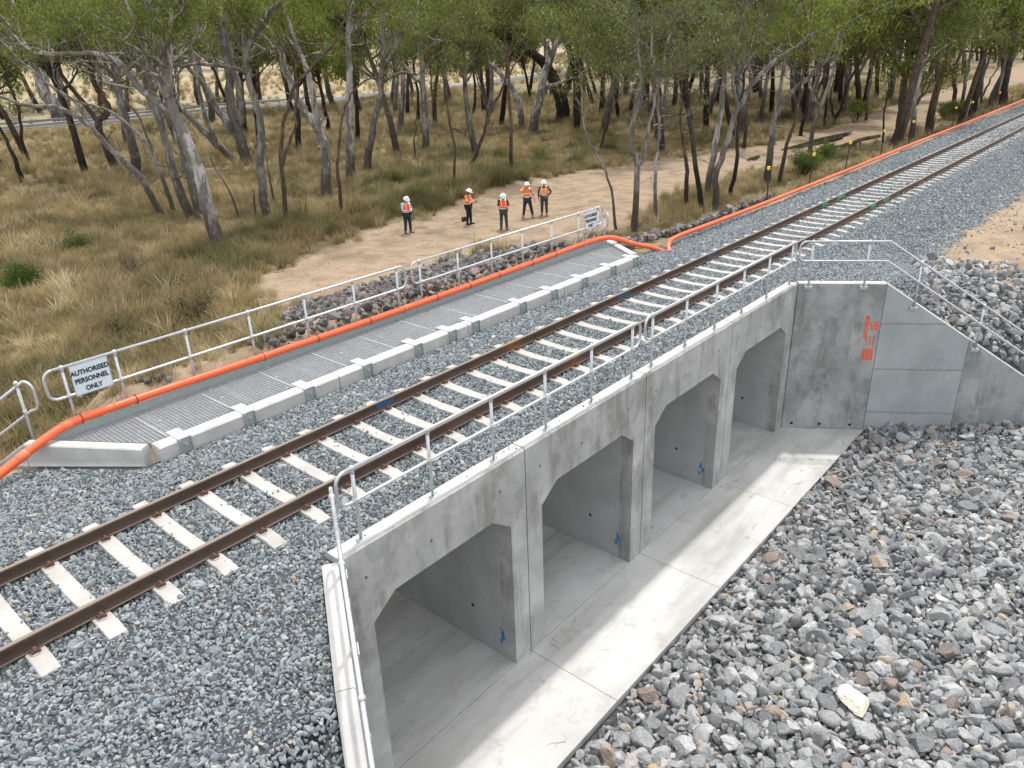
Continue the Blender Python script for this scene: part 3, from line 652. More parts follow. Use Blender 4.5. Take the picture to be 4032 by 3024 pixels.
def sleeper_mesh():
    # outline of the top along y
    pr = [(-1.25, -.205), (-1.12, -.192), (-1.05, -.172), (-.93, -.176), (-.9, -.17), (-.6, -.17), (-.5, -.185), (0, -.2), (.5, -.185), (.6, -.17), (.9, -.17), (.93, -.176), (1.05, -.172), (1.12, -.192), (1.25, -.205)]
    vs = []; fs = []
    for y, z in pr: vs += [(-.125, y, -.34), (-.1, y, z-.006), (-.09, y, z), (.09, y, z), (.1, y, z-.006), (.125, y, -.34)]
    n = len(pr)
    for i in range(n-1):
        for k in range(5): a = i*6+k; fs.append((a, a+1, a+7, a+6))
    fs.append((0, 1, 2, 3, 4, 5)); fs.append(tuple((n-1)*6+k for k in range(5, -1, -1))); return vs, fs
def clip_mb():
    mb = MB()
    mb.box((-.045, -.03, -.17), (.045, .035, -.148)); mb.box((-.018, -.02, -.148), (.018, .03, -.118))
    P = [(.045, .03, -.135), (.05, -.025, -.118), (.03, -.05, -.112), (-.02, -.05, -.112), (-.045, -.03, -.118), (-.05, .02, -.135), (-.02, .045, -.15)]
    mb.tube(P, .0085, 6); mb.tube([(.045, .03, -.135), (.045, .055, -.148)], .0085, 6); return mb
first = None
clipo = None
for i in range(-3, 150):
    x = i*SP
    if i < 75:
        if first is None:
            mb = MB(); mb.add(*sleeper_mesh()); first = mb.build('sleeper', MSLP)
            s = first
            c = clip_mb().build('rail_clip', MCLIP, s); clipo = c
            for (yy, f) in ((-.7525-.1, 0), (.7525-.1, 0), (-.7525+.1, 1), (.7525+.1, 1)):
                q = c if (yy < -.8) else c.copy()
                if q is not c: sc.collection.objects.link(q); q.parent = s
                q.location = (0, yy, 0); q.rotation_euler = (0, 0, 0 if not f else math.pi)
        else: s = copy_tree(first)
    else:
        s = bpy.data.objects.new('sleeper', first.data); sc.collection.objects.link(s)
    s.location = (x, 0, 0)
    tag(s, 'white concrete sleeper crossing under both rails of the track, one of the long row', 'sleeper', 'concrete sleepers of the railway track')
# loose stones on sleepers, parapet and apron
x = rr(130, 0, 26); x = np.round(x/SP)*SP+rr(130, -.09, .09); y = rng.uniform(-1.2, 1.2, 130); ok = np.abs(np.abs(y)-.75) > .13; x, y = x[ok], y[ok]; z = np.full(len(x), -.178)
x2 = rr(26, 3.2, 17); y2 = rr(26, YN+.06, YN+.24); x2[:8] = XJ[1]-rr(8, 0, .5)
x = np.concatenate([x, x2]); y = np.concatenate([y, y2]); z = np.concatenate([z, np.full(26, ZP+.01)]); s = rng.uniform(.008, .022, len(x))
scatter('loose_stones', np.stack([x, y, z], 1), rng.uniform(0, 6.28, (len(x), 3))*np.array([.2, .2, 1]), np.stack([s*1.2, s, s*.8], 1), rng.random(len(x)), ballast)
# ------------------------------------------------------------------ handrails
def arc(c, a, b, n=6):  # quarter turn from a to b around centre c
    c, a, b = Vector(c), Vector(a), Vector(b); o = []
    for i in range(n+1):
        t = math.pi/2*i/n; o.append(c+(a-c)*math.cos(t)+(b-c)*math.sin(t))
    return o
def railing(label, line, posts, base, top, mid, loops=(1, 1), ext=(.28, .28), face=None, group='galvanised handrails', brace=None):
    """line: function s -> (x, y, zref); posts: list of s; base, top, mid: heights over zref; loops: rounded ends"""
    root = empty('handrail', Vector(line(posts[0]))+Vector((0, 0, base)), label, 'handrail', group); o0 = root.location.copy()
    def W(s, h): p = line(s); return Vector((p[0], p[1], p[2]+h))-o0
    R1 = .024; mb = MB()
    sa = posts[0]-ext[0]; sb = posts[-1]+ext[1]; rad = .15
    kn = sorted(set([sa+rad, sb-rad]+[k for k in breaks if sa+rad < k < sb-rad])) if (breaks := getattr(line, 'breaks', [])) is not None else []
    P = [W(s, top) for s in kn]; Q = [W(s, mid) for s in kn]
    def end(s_in, s_out):
        a = W(s_in, top); c = W(s_in, top-rad); b = W(s_out, top)-Vector((0, 0, rad)); u = arc(c, a, c+(W(s_out, top)-W(s_in, top)), 6)
        a2 = W(s_in, mid); c2 = W(s_in, mid+rad); l = arc(c2, c2+(W(s_out, mid)-W(s_in, mid)), a2, 6)
        return u+l
    path = list(P)
    if loops[1]: path += end(sb-rad, sb)[1:]
    loop2 = []
    if loops[1]: path += Q[::-1][1:]; 
    if loops[0]:
        e = end(sa+rad, sa)[::-1]
        if loops[1]: path += e[1:]
        else: path = Q[::-1]+e[1:]+P[1:]
    if not loops[0] and not loops[1]:
        mb.tube(Q, R1, 10)
    mb.tube(path, R1, 10); mb.build('rail_tube', MGAL, root, smooth=True)
    for s in posts:
        mb = MB(); a = W(s, base); b = W(s, top); mb.tube([a, b-Vector((0, 0, .02))], .024, 10)
        mb.ball(W(s, top), .04, 10, 8); mb.ball(W(s, mid), .035, 10, 8); mb.tube([W(s, mid-.05), W(s, mid+.05)], .031, 10); mb.tube([W(s, top-.07), W(s, top)], .031, 10)
        p = mb.build('post', MGAL, root, smooth=True)
        mb = MB(); d = (W(s+.01, 0)-W(s-.01, 0)); ang = math.atan2(d.y, d.x)
        if face is None:
            T = Matrix.Translation(a)@Matrix.Rotation(ang, 4, 'Z'); mb.box((-.09, -.055, -.001), (.09, .055, .011), 0, T)
            for q in (-.065, .065): mb.tube([T@Vector((q, 0, .01)), T@Vector((q, 0, .035))], .012, 6)
        else:
            T = Matrix.Translation(a+Vector(face)*0)@Matrix.Rotation(ang, 4, 'Z'); mb.box((-.09, -.035, -.04), (.09, .04, .012), 0, T); mb.box((-.095, .03, -.09), (.095, .042, .05), 0, T)
            for q in (-.07, .07): mb.tube([T@Vector((q, .03, -.02)), T@Vector((q, -.0, -.02))], .013, 6)
        mb.build('base_plate', MGALD, p)
    if brace:
        for s, dx in brace:
            mb = MB(); mb.tube([W(s, mid-.05), W(s+dx, base-.35)], .018, 8); mb.build('brace', MGALD, root)
    return root
def straight(y, z):
    f = lambda s: (s, y, z); return f
railing('galvanised handrail on the culvert parapet nearest the camera, over the first two openings', straight(-2.045, ZP), [3.45, 4.72, 5.99, 7.255, 8.52, 9.795], 0, 1.04, .575, ext=(.26, .26))
railing('galvanised handrail on the culvert parapet over the third and farthest openings', straight(-2.045, ZP), [10.49, 11.78, 13.06, 14.35, 15.68, 17.03], 0, 1.04, .575, ext=(.26, .2))
class WL:
    def __init__(s, P0, d, off, n, zt, pre=0): s.P0 = P0; s.d = d; s.off = off; s.n = n; s.zt = zt; s.st = 0. if pre else 2.; s.breaks = [] if pre else [2.0, 7.9]
    def __call__(s, t):
        return (s.P0[0]+s.d[0]*t+s.n[0]*s.off, s.P0[1]+s.d[1]*t+s.n[1]*s.off, s.zt-.66*max(0, t-s.st) if not s.st else s.zt-.66*max(0, t-s.st))
railing('galvanised handrail bending down along the right wing wall beside the stencilled panel', WL((17.258, YN-.012), (sx, -sy), .045, (-sy, -sx), ZP), [.23, 1.54, 2.8, 4.42, 6.05, 7.6], -.08, 1.06, .575, loops=(1, 1), ext=(.3, .3), face=(0, 0, 0))
railing('galvanised handrail along the left wing wall running out of the bottom of the picture', WL((2.965, YN-.012), (-sx, -sy), .045, (sy, -sx), ZP), [.23, 1.54, 2.8, 4.42, 6.05], -.08, 1.06, .575, loops=(1, 1), ext=(.3, .3), face=(0, 0, 0))
h1 = railing('galvanised handrail behind the walkway with the large sign at its left end', straight(4.24, -.1), [2.49, 3.35, 4.63, 5.92, 7.2, 8.47, 9.72], -.15, 1.11, .6, ext=(.3, .26), group='galvanised handrails')
h2 = railing('galvanised handrail behind the walkway with the small far sign at its right end', straight(4.24, -.1), [10.44, 11.71, 12.95, 14.2, 15.48, 16.75, 17.75], -.15, 1.11, .6, ext=(.26, .24), brace=[(16.75, -.55), (17.0, .0)])
railing('galvanised stair rail descending at the left edge beside the pipe bend', WL((1.93, 4.6), (-sx, sy), .0, (sy, sx), -.25, 1), [.05, 1.6, 3.2], -.1, 1.12, .6, loops=(1, 1), ext=(.28, .28), face=(0, 0, 0))
railing('galvanised stair rail descending behind the far sign', WL((17.258+.95, YF+.292+1.5), (sx, sy), .0, (sy, -sx), -.25, 1), [.2, 1.7, 3.2], -.1, 1.05, .6, loops=(1, 1), ext=(.28, .28), face=(0, 0, 0))
# ------------------------------------------------------------------ walkway
wk = empty('walkway', (10.1, 3.4, -.15), 'long galvanised grated walkway between the concrete edge beam and the orange pipe', 'walkway'); OW = Vector((10.1, 3.4, -.15))
class OB(MB):
    def build(s, *a, **k):
        s.v = [(p[0]-OW.x, p[1]-OW.y, p[2]-OW.z) for p in s.v]; return MB.build(s, *a, **k)
ZG = -.16; Y0 = YF+.3; Y1 = 4.16
def kx(y): return WS*(y-YF-.292)
npan = 13; edges = np.linspace(XJ[0]+.03-kx(Y1)-.0, XJ[4]+kx(Y1), npan+1)
for i in range(npan):
    a, b = edges[i]+.004, edges[i+1]-.004; mb = OB(); y = Y0+.01
    def cl(xa, xb, y): return max(xa, XJ[0]+.12-kx(y)), min(xb, XJ[4]-.05+kx(y))
    while y < Y1:
        p, q = cl(a, b, y)
        if q-p > .02: mb.box((p, y-.0035, ZG-.04), (q, y+.0035, ZG))
        y += .058
    x = a+.03
    while x < b:
        y0 = Y0; 
        if x < XJ[0]+.12: y0 = YF+.292+(XJ[0]+.12-x)/WS
        if x > XJ[4]-.05: y0 = YF+.292+(x-XJ[4]+.05)/WS
        if y0 < Y1: mb.box((x-.003, y0, ZG-.02), (x+.003, Y1, ZG-.003))
        x += .0665
    for x in (a, b):
        y0 = Y0
        if x < XJ[0]+.12: y0 = YF+.292+(XJ[0]+.12-x)/WS
        if x > XJ[4]-.05: y0 = YF+.292+(x-XJ[4]+.05)/WS
        if y0 < Y1: mb.box((x-.004, y0, ZG-.045), (x+.004, Y1, ZG+.002))
    mb.build('grating_panel', MGRATE, wk)
for a, b in ((XJ[0]-kx(4.2)+.05, XJ[2]+.05), (XJ[2]+.075, XJ[4]+kx(4.2)-.05)):
    mb = OB(); mb.box((a, 4.165, -.32), (b, 4.175, .0)); mb.box((a, 4.175, -.32), (b, 4.23, -.31)); mb.build('toe_plate', MGALD, wk)
for xx in list(np.linspace(XJ[0]+.5, XJ[4]-.4, 10)):
    mb = OB(); mb.box((xx-.05, Y0, ZG-.2), (xx+.05, 4.165, ZG-.05)); mb.build('support_beam', MGALD, wk)
BX = [3.42, 4.60, 5.86, 7.24, 8.60, 9.62, 10.36, 12.02, 13.25, 14.55, 15.9, 17.02]
for xx in BX:
    mb = OB(); zk = -.1
    mb.box((xx-.11, YF-.02, zk+.002), (xx+.11, YF+.42, zk+.014)); b = mb.build('bracket', MGALD, wk)
    mb = OB(); mb.box((xx-.1, YF-.016, -.36), (xx-.09, YF-.002, zk+.002)); mb.box((xx+.09, YF-.05, -.36), (xx+.1, YF-.002, zk+.002)); mb.box((xx-.1, YF-.05, -.36), (xx-.09, YF-.015, zk+.002)); mb.box((xx-.09, YF-.011, -.36), (xx+.09, YF-.003, zk+.002)); mb.build('bracket_leg', MGALD, b)
    mb = OB(); mb.tube([(xx, YF-.01, -.21), (xx, YF-.055, -.21)], .016, 6); mb.tube([(xx, YF-.01, -.21), (xx, YF-.03, -.21)], .028, 6); mb.build('bolt', MGAL, b, fix=True)
r_ = random.Random(5); mb = OB()
for xx in BX:
    for yy in (Y0+.14, Y0+.75, Y1-.12):
        q = xx+r_.uniform(-.2, .2); mb.box((q-.03, yy-.02, ZG+.001), (q+.03, yy+.02, ZG+.012)); mb.tube([(q, yy, ZG+.01), (q, yy, ZG+.026)], .011, 6)
mb.build('grating_clip', MGAL, wk)
# ------------------------------------------------------------------ signs
MSIGN = flat('white_sign_sheet', (.62, .68, .74), .45, 0, .03, 2); MINK = flat('sign_ink', (.012, .014, .02), .6)
def sign(x0, x1, label, lines):
    root = empty('sign', (x0, 4.2, .5), label, 'sign', 'warning signs on the walkway handrail')
    z0, z1 = .465, 1.0; y = 4.205
    mb = MB(); mb.box((0, 0, z0-.5), (x1-x0, .004, z1-.5)); mb.build('sign_face', MSIGN, root)
    mb = MB(); t = .012
    for lo, hi in (((0, -.002, z0-.5), (x1-x0, -.0005, z0-.5+t)), ((0, -.002, z1-.5-t), (x1-x0, -.0005, z1-.5)), ((0, -.002, z0-.5+t), (t, -.0005, z1-.5-t)), ((x1-x0-t, -.002, z0-.5+t), (x1-x0, -.0005, z1-.5-t))): mb.box(lo, hi)
    mb.build('border', MGALD, root)
    for k, s in enumerate(lines):
        o = text_part(s, (x1-x0)/2, [.385, .24, .09][k]-.0, .118, root, MINK, (0, -.001, -.035), (1, 0, 0), (0, -1, 0), rot=0, bold=.004, wscale=.86 if k == 0 else .85, align='CENTER')
    mb = MB()
    for xx in (.07, x1-x0-.07):
        for zz in (z0-.5, z1-.5+.0): mb.box((xx-.02, .006, zz-.035), (xx+.02, .06, zz+.03))
    mb.build('sign_clamp', MGALD, root)
L = ['AUTHORISED', 'PERSONNEL', 'ONLY']
sign(2.58, 3.2, 'white sign reading AUTHORISED PERSONNEL ONLY near the left end of the walkway', L)
sign(17.06, 17.6, 'white sign reading AUTHORISED PERSONNEL ONLY at the far right end of the walkway', L)
# ------------------------------------------------------------------ orange pipes
def pipe(label, P, joints, r=.071):
    S = spline(P, 8); root = empty('pipe', tuple(S[0]), label, 'pipe', 'orange cable conduits'); S0 = S[0]
    mb = MB(); mb.tube([tuple(p-S0) for p in S], r, 18); mb.build('pipe_run', MPIPE, root, smooth=True)
    for xj, ln in joints:
        i = int(np.argmin(np.abs(S[:, 0]-xj))); i = min(max(i, 1), len(S)-2); a = S[i]; d = S[i+1]-S[i-1]; d /= np.linalg.norm(d)
        mb = MB(); mb.tube([tuple(a-d*ln-S0), tuple(a-d*(ln-.01)-S0), tuple(a+d*(ln-.01)-S0), tuple(a+d*ln-S0)], [r*1.0, r*1.09, r*1.09, r], 18); mb.build('pipe_collar', MPIPE2, root, smooth=True)
    return S, root
py = 4.11; pz = .085
S, pr1 = pipe('bright orange pipe along the back edge of the walkway, bent down at both ends', [(-1.2, 3.45, -.75), (.2, 3.72, -.5), (1.1, 3.92, -.26), (1.75, 4.03, -.05), (2.3, py, pz), (3.2, py, pz+.03), (6, py, pz-.0), (9.7, py, pz-.03), (14, py, pz), (16.5, py, pz+.03), (17.6, py-.02, pz+.02), (18.1, 3.85, pz-.02), (18.45, 3.45, -.12), (18.85, 3.0, -.27), (19.1, 2.75, -.42)],
     [(1.55, .09), (2.3, .07), (5.9, .06), (9.85, .08), (13.9, .06), (17.3, .08), (18.4, .05)])
for xx in (2.55, 3.38, 6.0, 7.3, 8.55, 9.8, 10.5, 11.8, 13.0, 14.25, 15.5):
    mb = MB(); mb.tube([(math.cos(a)*0, math.cos(a)*.082, math.sin(a)*.084) for a in np.linspace(0, 2*math.pi, 17)], .006, 5)
    t = mb.build('cable_tie', MBLACK, pr1); i = int(np.argmin(np.abs(S[:, 0]-xx))); t.location = tuple(S[i]-S[0])
Pf = [(19.15, 2.55, -.42), (19.6, 2.82, -.24), (20.4, 2.92, -.2), (22.5, 2.86, -.19), (26.7, 2.82, -.19), (32, 2.84, -.19), (38, 2.9, -.2), (46, 2.96, -.2), (58, 2.98, -.2), (68, 3.02, -.2), (79, 3.08, -.2), (90, 3.12, -.2), (130, 3.2, -.2)]
pipe('bright orange pipe running beside the ballast far along the railway', Pf, [(x, .09) for x in (23.2, 28, 32.1, 36.5, 41.3, 46.4, 51, 55.9, 60.5, 65, 70, 75, 80)])
# marker stakes along the far pipe
st0 = None
for i, (xx, yy) in enumerate(((27.7, 3.2), (31.9, 3.2), (36.2, 3.2), (41.5, 3.25), (46.5, 3.3), (51.1, 3.3), (55.8, 3.3), (60.4, 3.35), (64.8, 3.35), (69.8, 3.4), (74.8, 3.4), (80.0, 3.45), (85, 3.45), (90, 3.5))):
    if st0 is None:
        root = empty('marker_stake'); mb = MB(); mb.box((-.022, -.022, -.35), (.022, .022, 1.3)); mb.box((-.03, -.008, -.3), (.03, .008, 1.28)); mb.build('stake', MBLACK, root)
        mb = MB(); mb.box((-.055, -.055, 1.27), (.055, .055, 1.4)); mb.build('stake_cap', flat('yellow_plastic_cap', (.85, .52, .03), .5), root, bevel=.012); st0 = root
    else: root = copy_tree(st0)
    root.location = (xx, yy, float(H(xx, yy))); root.rotation_euler = (R_(random.uniform(-3, 3)), R_(random.uniform(-2, 7)), random.uniform(-.3, .3))
    n_ = ['nearest', 'second nearest', 'third', 'fourth', 'fifth', 'sixth', 'seventh', 'eighth', 'ninth', 'tenth', 'eleventh', 'twelfth', 'thirteenth', 'farthest'][i]
    tag(root, 'black stake with yellow cap behind the orange pipe, %s of the row' % n_, 'stake', 'capped marker stakes beside the pipe')
p = hit(3372, 610); root = empty('survey_peg', tuple(p), 'short wooden survey peg with white and pink top on the dirt shoulder', 'peg'); mb = MB(); mb.box((-.03, -.015, -.1), (.03, .015, .65)); mb.build('peg', flat('peg_wood', (.35, .22, .12), .9), root); mb = MB(); mb.box((-.033, -.018, .62), (.033, .018, .85)); mb.build('peg_top', flat('peg_paint', (.75, .6, .55), .8), root)
# ------------------------------------------------------------------ roadside barriers
MGUARD = metal('weathered_guardrail_steel', (.2, .21, .21), (.3, .31, .31), .6, .3)
def guardrail(label, P, offz=.22):
    P = spline(P, 4); z = H(P[:, 0], P[:, 1])+offz; root = empty('guardrail', (P[0][0], P[0][1], z[0]), label, 'guardrail', 'roadside guardrails'); o0 = np.array([P[0][0], P[0][1], z[0]])
    prof = [(0, .42), (.05, .47), (.05, .5), (0, .545), (0, .575), (.05, .62), (.05, .65), (0, .7)]
    T = np.gradient(P, axis=0); T /= np.linalg.norm(T, axis=1)[:, None]; N = np.stack([T[:, 1], -T[:, 0]], 1); V = []
    for a, h in prof+[(p_[0]-.006, p_[1]) for p_ in prof[::-1]]: V.append(np.stack([P[:, 0]+N[:, 0]*a, P[:, 1]+N[:, 1]*a, z+h], 1)-o0)
    n = len(P); k = 16; Q = [(c*n+i, c*n+i+1, ((c+1) % k)*n+i+1, ((c+1) % k)*n+i) for c in range(k) for i in range(n-1)]
    fast_mesh('barrier_beam', np.concatenate(V), Q, MGUARD, root)
    L_ = np.concatenate([[0], np.cumsum(np.hypot(*np.diff(P, axis=0).T))]); s = 0; base = None
    while s < L_[-1]:
        x = np.interp(s, L_, P[:, 0]); y = np.interp(s, L_, P[:, 1]); zz = np.interp(s, L_, z)
        if base is None:
            mb = MB(); mb.box((-.06, .012, -.4), (.06, .2, .78)); q = mb.build('barrier_post', MGALD, root); base = q
        else: q = base.copy(); sc.collection.objects.link(q); q.parent = root
        q.location = (x-o0[0], y-o0[1], zz-o0[2]); s += 2.4
guardrail('steel guardrail on the far side of the road', [(-20, 103.2), (10, 105), (32, 106), (52, 106), (71, 105.2), (84, 106)], .1)
guardrail('steel guardrail on the near side of the road behind the leaning trees', [(-20, 94.8), (10, 96.6), (32, 98), (52, 97.8), (62, 97.4)], .1)
# ------------------------------------------------------------------ grass
def grass_mat():
    t = NT('dry_grass'); r = t.attr('rnd', 'INSTANCER'); p = t.pos()
    col = t.ramp(r, [(0, (.13, .135, .055)), (.25, (.2, .175, .085)), (.45, (.32, .25, .13)), (.75, (.45, .355, .19)), (1, (.6, .51, .33))])
    col = t.mix(t.ramp(t.noise(p, .22, 4), [(.47, 0.), (.64, .5)]), col, (.105, .12, .048))
    col = t.mix(t.ramp(t.noise(p, .6, 3), [(.55, 0.), (.7, .5)]), col, (.17, .125, .08))
    out = t.t.nodes['Material Output']; tr = t.n('BsdfTranslucent', i_Color=col); mx = t.n('MixShader', i_0=.3)
    t.out(col, .9, 0, .1); t.t.links.new(t.b.outputs[0], mx.inputs[1]); t.t.links.new(tr.outputs[0], mx.inputs[2]); t.t.links.new(mx.outputs[0], out.inputs[0]); return t.m
MGRASS = grass_mat()
def tuft(seed, nb, h, sp, wd):
    r = np.random.default_rng(seed); V = []; Q = []
    for i in range(nb):
        a = r.uniform(0, 6.28); q = r.uniform(0, sp)*.55; bx, by = q*math.cos(a), q*math.sin(a); L = h*r.uniform(.55, 1.1); a2 = a+r.uniform(-.8, .8); lean = r.uniform(.1, .75)
        dx, dy = math.cos(a2), math.sin(a2); px, py = -dy, dx; n = len(V)
        for k, (t, w_) in enumerate(((0, 1), (.5, .75), (1, .12))):
            o = lean*L*t*t; z = L*t*(1-.35*lean*t); cx, cy = bx+dx*o, by+dy*o; w = wd*w_
            V += [(cx-px*w, cy-py*w, z), (cx+px*w, cy+py*w, z)]
        Q += [(n, n+1, n+3, n+2), (n+2, n+3, n+5, n+4)]
    return fast_mesh('grass_tuft', V, Q, MGRASS)
grassk = variants('grass_kinds', [tuft(i, 64, .42, .36, .0062) for i in range(8)]+[tuft(30+i, 40, .62, .3, .008) for i in range(3)])
gx, gy = [], []; gs = []
for (x0, x1, y0, y1, s, sc_) in ((-8, 62, 4.2, 46, .27, .95), (10, 110, 30, 100, .8, 1.7), (62, 170, 3.6, 40, .8, 1.5), (30, 300, 100, 175, 2.3, 2.4)):
    a, b = jitter_grid(x0, x1, y0, y1, s); gx.append(a); gy.append(b); gs.append(np.full(len(a), sc_))
x = np.concatenate(gx); y = np.concatenate(gy); s = np.concatenate(gs)
z = ground_z(x, y); Pp = np.stack([x, y, z], 1)-CAM; dq = Pp@RM.T; uu = 2016+FPX*dq[:, 0]/dq[:, 2]; vv = 1512+FPX*dq[:, 1]/dq[:, 2]
pm = path_mask(x, y)+wob(x, y, .9)*.8+wob(x, y, 2.3, 1)*.5
slope = (y < 9.5) & (x > 18); left = (x < 3.2) & (y < 7.5)
dens = np.clip(.5+.5*wob(x, y, .5, 3)+.25*wob(x, y, 1.7, 5), .12, 1)
rnd_ = rng.random(len(x)); ok = (pm < -.3+.9*(rnd_-.5)) & (rng.random(len(x)) < .35+.75*dens) & (dq[:, 2] > 2) & (uu > -450) & (uu < 4500) & ~((np.abs(y-102) < 7) & (x < 90))
ok &= ~(slope & (rng.random(len(x)) < .72)) & ~(left & (rng.random(len(x)) < .8)) & ~((x > 8.8) & (x < 23) & (y < 12.2-.4*np.clip(x-15, 0, 20))) & ~((x > 2.2) & (x < 9) & (y < 7.3)) & (y > 4.6)
rdy = np.interp(x, RD[:, 0], RD[:, 1]); ok &= np.abs(y-rdy) > 4.6
x, y, z, s, dens, pm = x[ok], y[ok], z[ok], s[ok], dens[ok], pm[ok]
hgt = s*rng.uniform(.55, 1.15, len(x))*(.65+.7*dens); mound = np.exp(-((y-23.5-.1*(x-25))/2.6)**2)*((x > 14) & (x < 44)); hgt *= 1+.75*mound; hgt *= np.where(x < 16, 1.35, 1.12)*(1+.25*(rng.random(len(x)) < .1))
rn = np.clip(.6+.2*wob(x, y, .8, 7)+.22*rng.normal(size=len(x))-.26*mound-.12*((x < 10) & (y < 16)), 0, 1)
scatter('grass', np.stack([x, y, z-.02], 1), np.stack([rr(len(x), -.15, .15), rr(len(x), -.15, .15), rr(len(x), 0, 6.28)], 1), np.stack([hgt*1.05, hgt*1.05, hgt], 1), rn, grassk)
print('grass', len(x))
# fallen twigs and bark litter on the dirt
def twig(seed):
    r_ = random.Random(seed); mb = MB(); P = [Vector((0, 0, 0))]; d = Vector((1, 0, 0))
    for k in range(5): d = (d+Vector((r_.uniform(-.4, .4), r_.uniform(-.4, .4), r_.uniform(-.1, .12)))).normalized(); P.append(P[-1]+d*.2)
    mb.tube(P, [.012, .011, .01, .008, .006, .003], 4); mb.tube([P[2], P[2]+Vector((.1, .18, .03)), P[2]+Vector((.2, .3, .0))], [.008, .006, .003], 4); return mb.build('twig', flat('grey_twig_%d' % seed, (.19, .16, .13), .95))
twigs = variants('twig_kinds', [twig(i) for i in range(3)])
x = rr(9200, -5, 80); y = rr(9200, 5, 45); ok = ((path_mask(x, y) > -1.5) | ((y < 9.5) & (x > 18))) & (rng.random(9200) < .3+.9*(np.abs(path_mask(x, y)+.2) < 1.6)); x, y = x[ok], y[ok]; s = rng.uniform(.12, .8, len(x))**1.3
xa = rr(34, 3, 18); ya = rr(34, -3.95, -2.25); x = np.concatenate([x, xa]); y = np.concatenate([y, ya]); zt_ = ground_z(x, y)+.015; zt_[-34:] = ZB+.006; s = np.concatenate([s, rr(34, .1, .34)])
scatter('twigs', np.stack([x, y, zt_], 1), np.stack([0*x, 0*x, rr(len(x), 0, 6.28)], 1), np.stack([s, s, s], 1), rng.random(len(x)), twigs)
# ------------------------------------------------------------------ trees
def bark(name, a, b, c, patch=.5, sz=2.2):
    t = NT(name); p = t.pos(); f = t.ramp(t.noise(p, sz, 5, .6, (1, 1, .35)), [(patch-.02, 0.), (patch+.02, 1.)])
    col = t.mix(f, a, b); col = t.mix(t.math('MULTIPLY', t.ramp(t.noise(p, 9, 5, .7, (1, 1, .15)), [(.45, 0.), (.7, 1.)]), .75), col, c)
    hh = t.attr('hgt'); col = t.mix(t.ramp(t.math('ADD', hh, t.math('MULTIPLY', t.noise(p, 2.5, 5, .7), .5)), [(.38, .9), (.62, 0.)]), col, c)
    t.bump(t.noise(p, 14, 5, .7, (1, 1, .2)), .7, .03); return t.out(col, .9, 0, .15)
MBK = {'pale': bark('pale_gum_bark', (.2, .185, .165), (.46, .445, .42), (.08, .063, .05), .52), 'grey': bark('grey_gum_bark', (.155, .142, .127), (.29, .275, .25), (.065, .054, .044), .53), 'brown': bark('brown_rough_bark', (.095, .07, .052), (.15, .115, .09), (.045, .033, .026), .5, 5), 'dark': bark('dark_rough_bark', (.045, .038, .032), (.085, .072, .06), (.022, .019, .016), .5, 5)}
def leaf_mat(name, a, b, c):
    t = NT(name); r = t.n('NewGeometry').outputs['Random Per Island']; p = t.pos()
    col = t.ramp(r, [(0, a), (.55, b), (.93, c), (1, (.36, .19, .06))]); col = t.mix(1., col, t.ramp(t.noise(p, .7, 3), [(.3, .7), (.7, 1.3)]), 'MULTIPLY')
    out = t.t.nodes['Material Output']; tr = t.n('BsdfTranslucent', i_Color=t.mix(.35, col, (.3, .36, .03))); mx = t.n('MixShader', i_0=.42)
    t.out(col, .5, 0, .35); t.t.links.new(t.b.outputs[0], mx.inputs[1]); t.t.links.new(tr.outputs[0], mx.inputs[2]); t.t.links.new(mx.outputs[0], out.inputs[0]); return t.m
MLF = {'green': leaf_mat('green_leaves', (.045, .078, .016), (.1, .145, .025), (.24, .26, .045)), 'olive': leaf_mat('olive_leaves', (.048, .068, .022), (.08, .108, .034), (.16, .175, .06)), 'grey': leaf_mat('grey_green_leaves', (.07, .085, .045), (.11, .13, .07), (.19, .19, .11)), 'dry': leaf_mat('dry_leaves', (.17, .125, .08), (.24, .18, .12), (.33, .255, .17)), 'shrub': leaf_mat('bright_shrub_leaves', (.025, .06, .013), (.045, .1, .02), (.08, .15, .035))}
def leaves(C, n, rad, L, W, seed=0, drop=.75):
    r = np.random.default_rng(seed); C = np.asarray(C, float); k = len(C)
    if k == 0: return np.zeros((0, 3)), np.zeros((0, 4), int)
    base = np.repeat(C, n, 0); m = len(base); off = r.normal(size=(m, 3)); off /= np.linalg.norm(off, axis=1)[:, None]; rad_ = np.repeat(rad*r.uniform(.6, 1.35, k), n)
    off *= (rad_*r.random(m)**.45)[:, None]; off[:, 2] *= .62; c = base+off
    a = r.uniform(0, 6.28, m); d = np.stack([np.cos(a)*.6, np.sin(a)*.6, -drop+r.normal(size=m)*.5], 1); d /= np.linalg.norm(d, axis=1)[:, None]
    q = r.normal(size=(m, 3)); s = np.cross(d, q); s /= np.linalg.norm(s, axis=1)[:, None]
    l = L*r.uniform(.6, 1.3, m)[:, None]; w = W*r.uniform(.6, 1.3, m)[:, None]
    V = np.stack([c, c+d*l*.45+s*w*.5, c+d*l, c+d*l*.45-s*w*.5], 1).reshape(-1, 3); Q = np.arange(m*4).reshape(m, 4); return V, Q
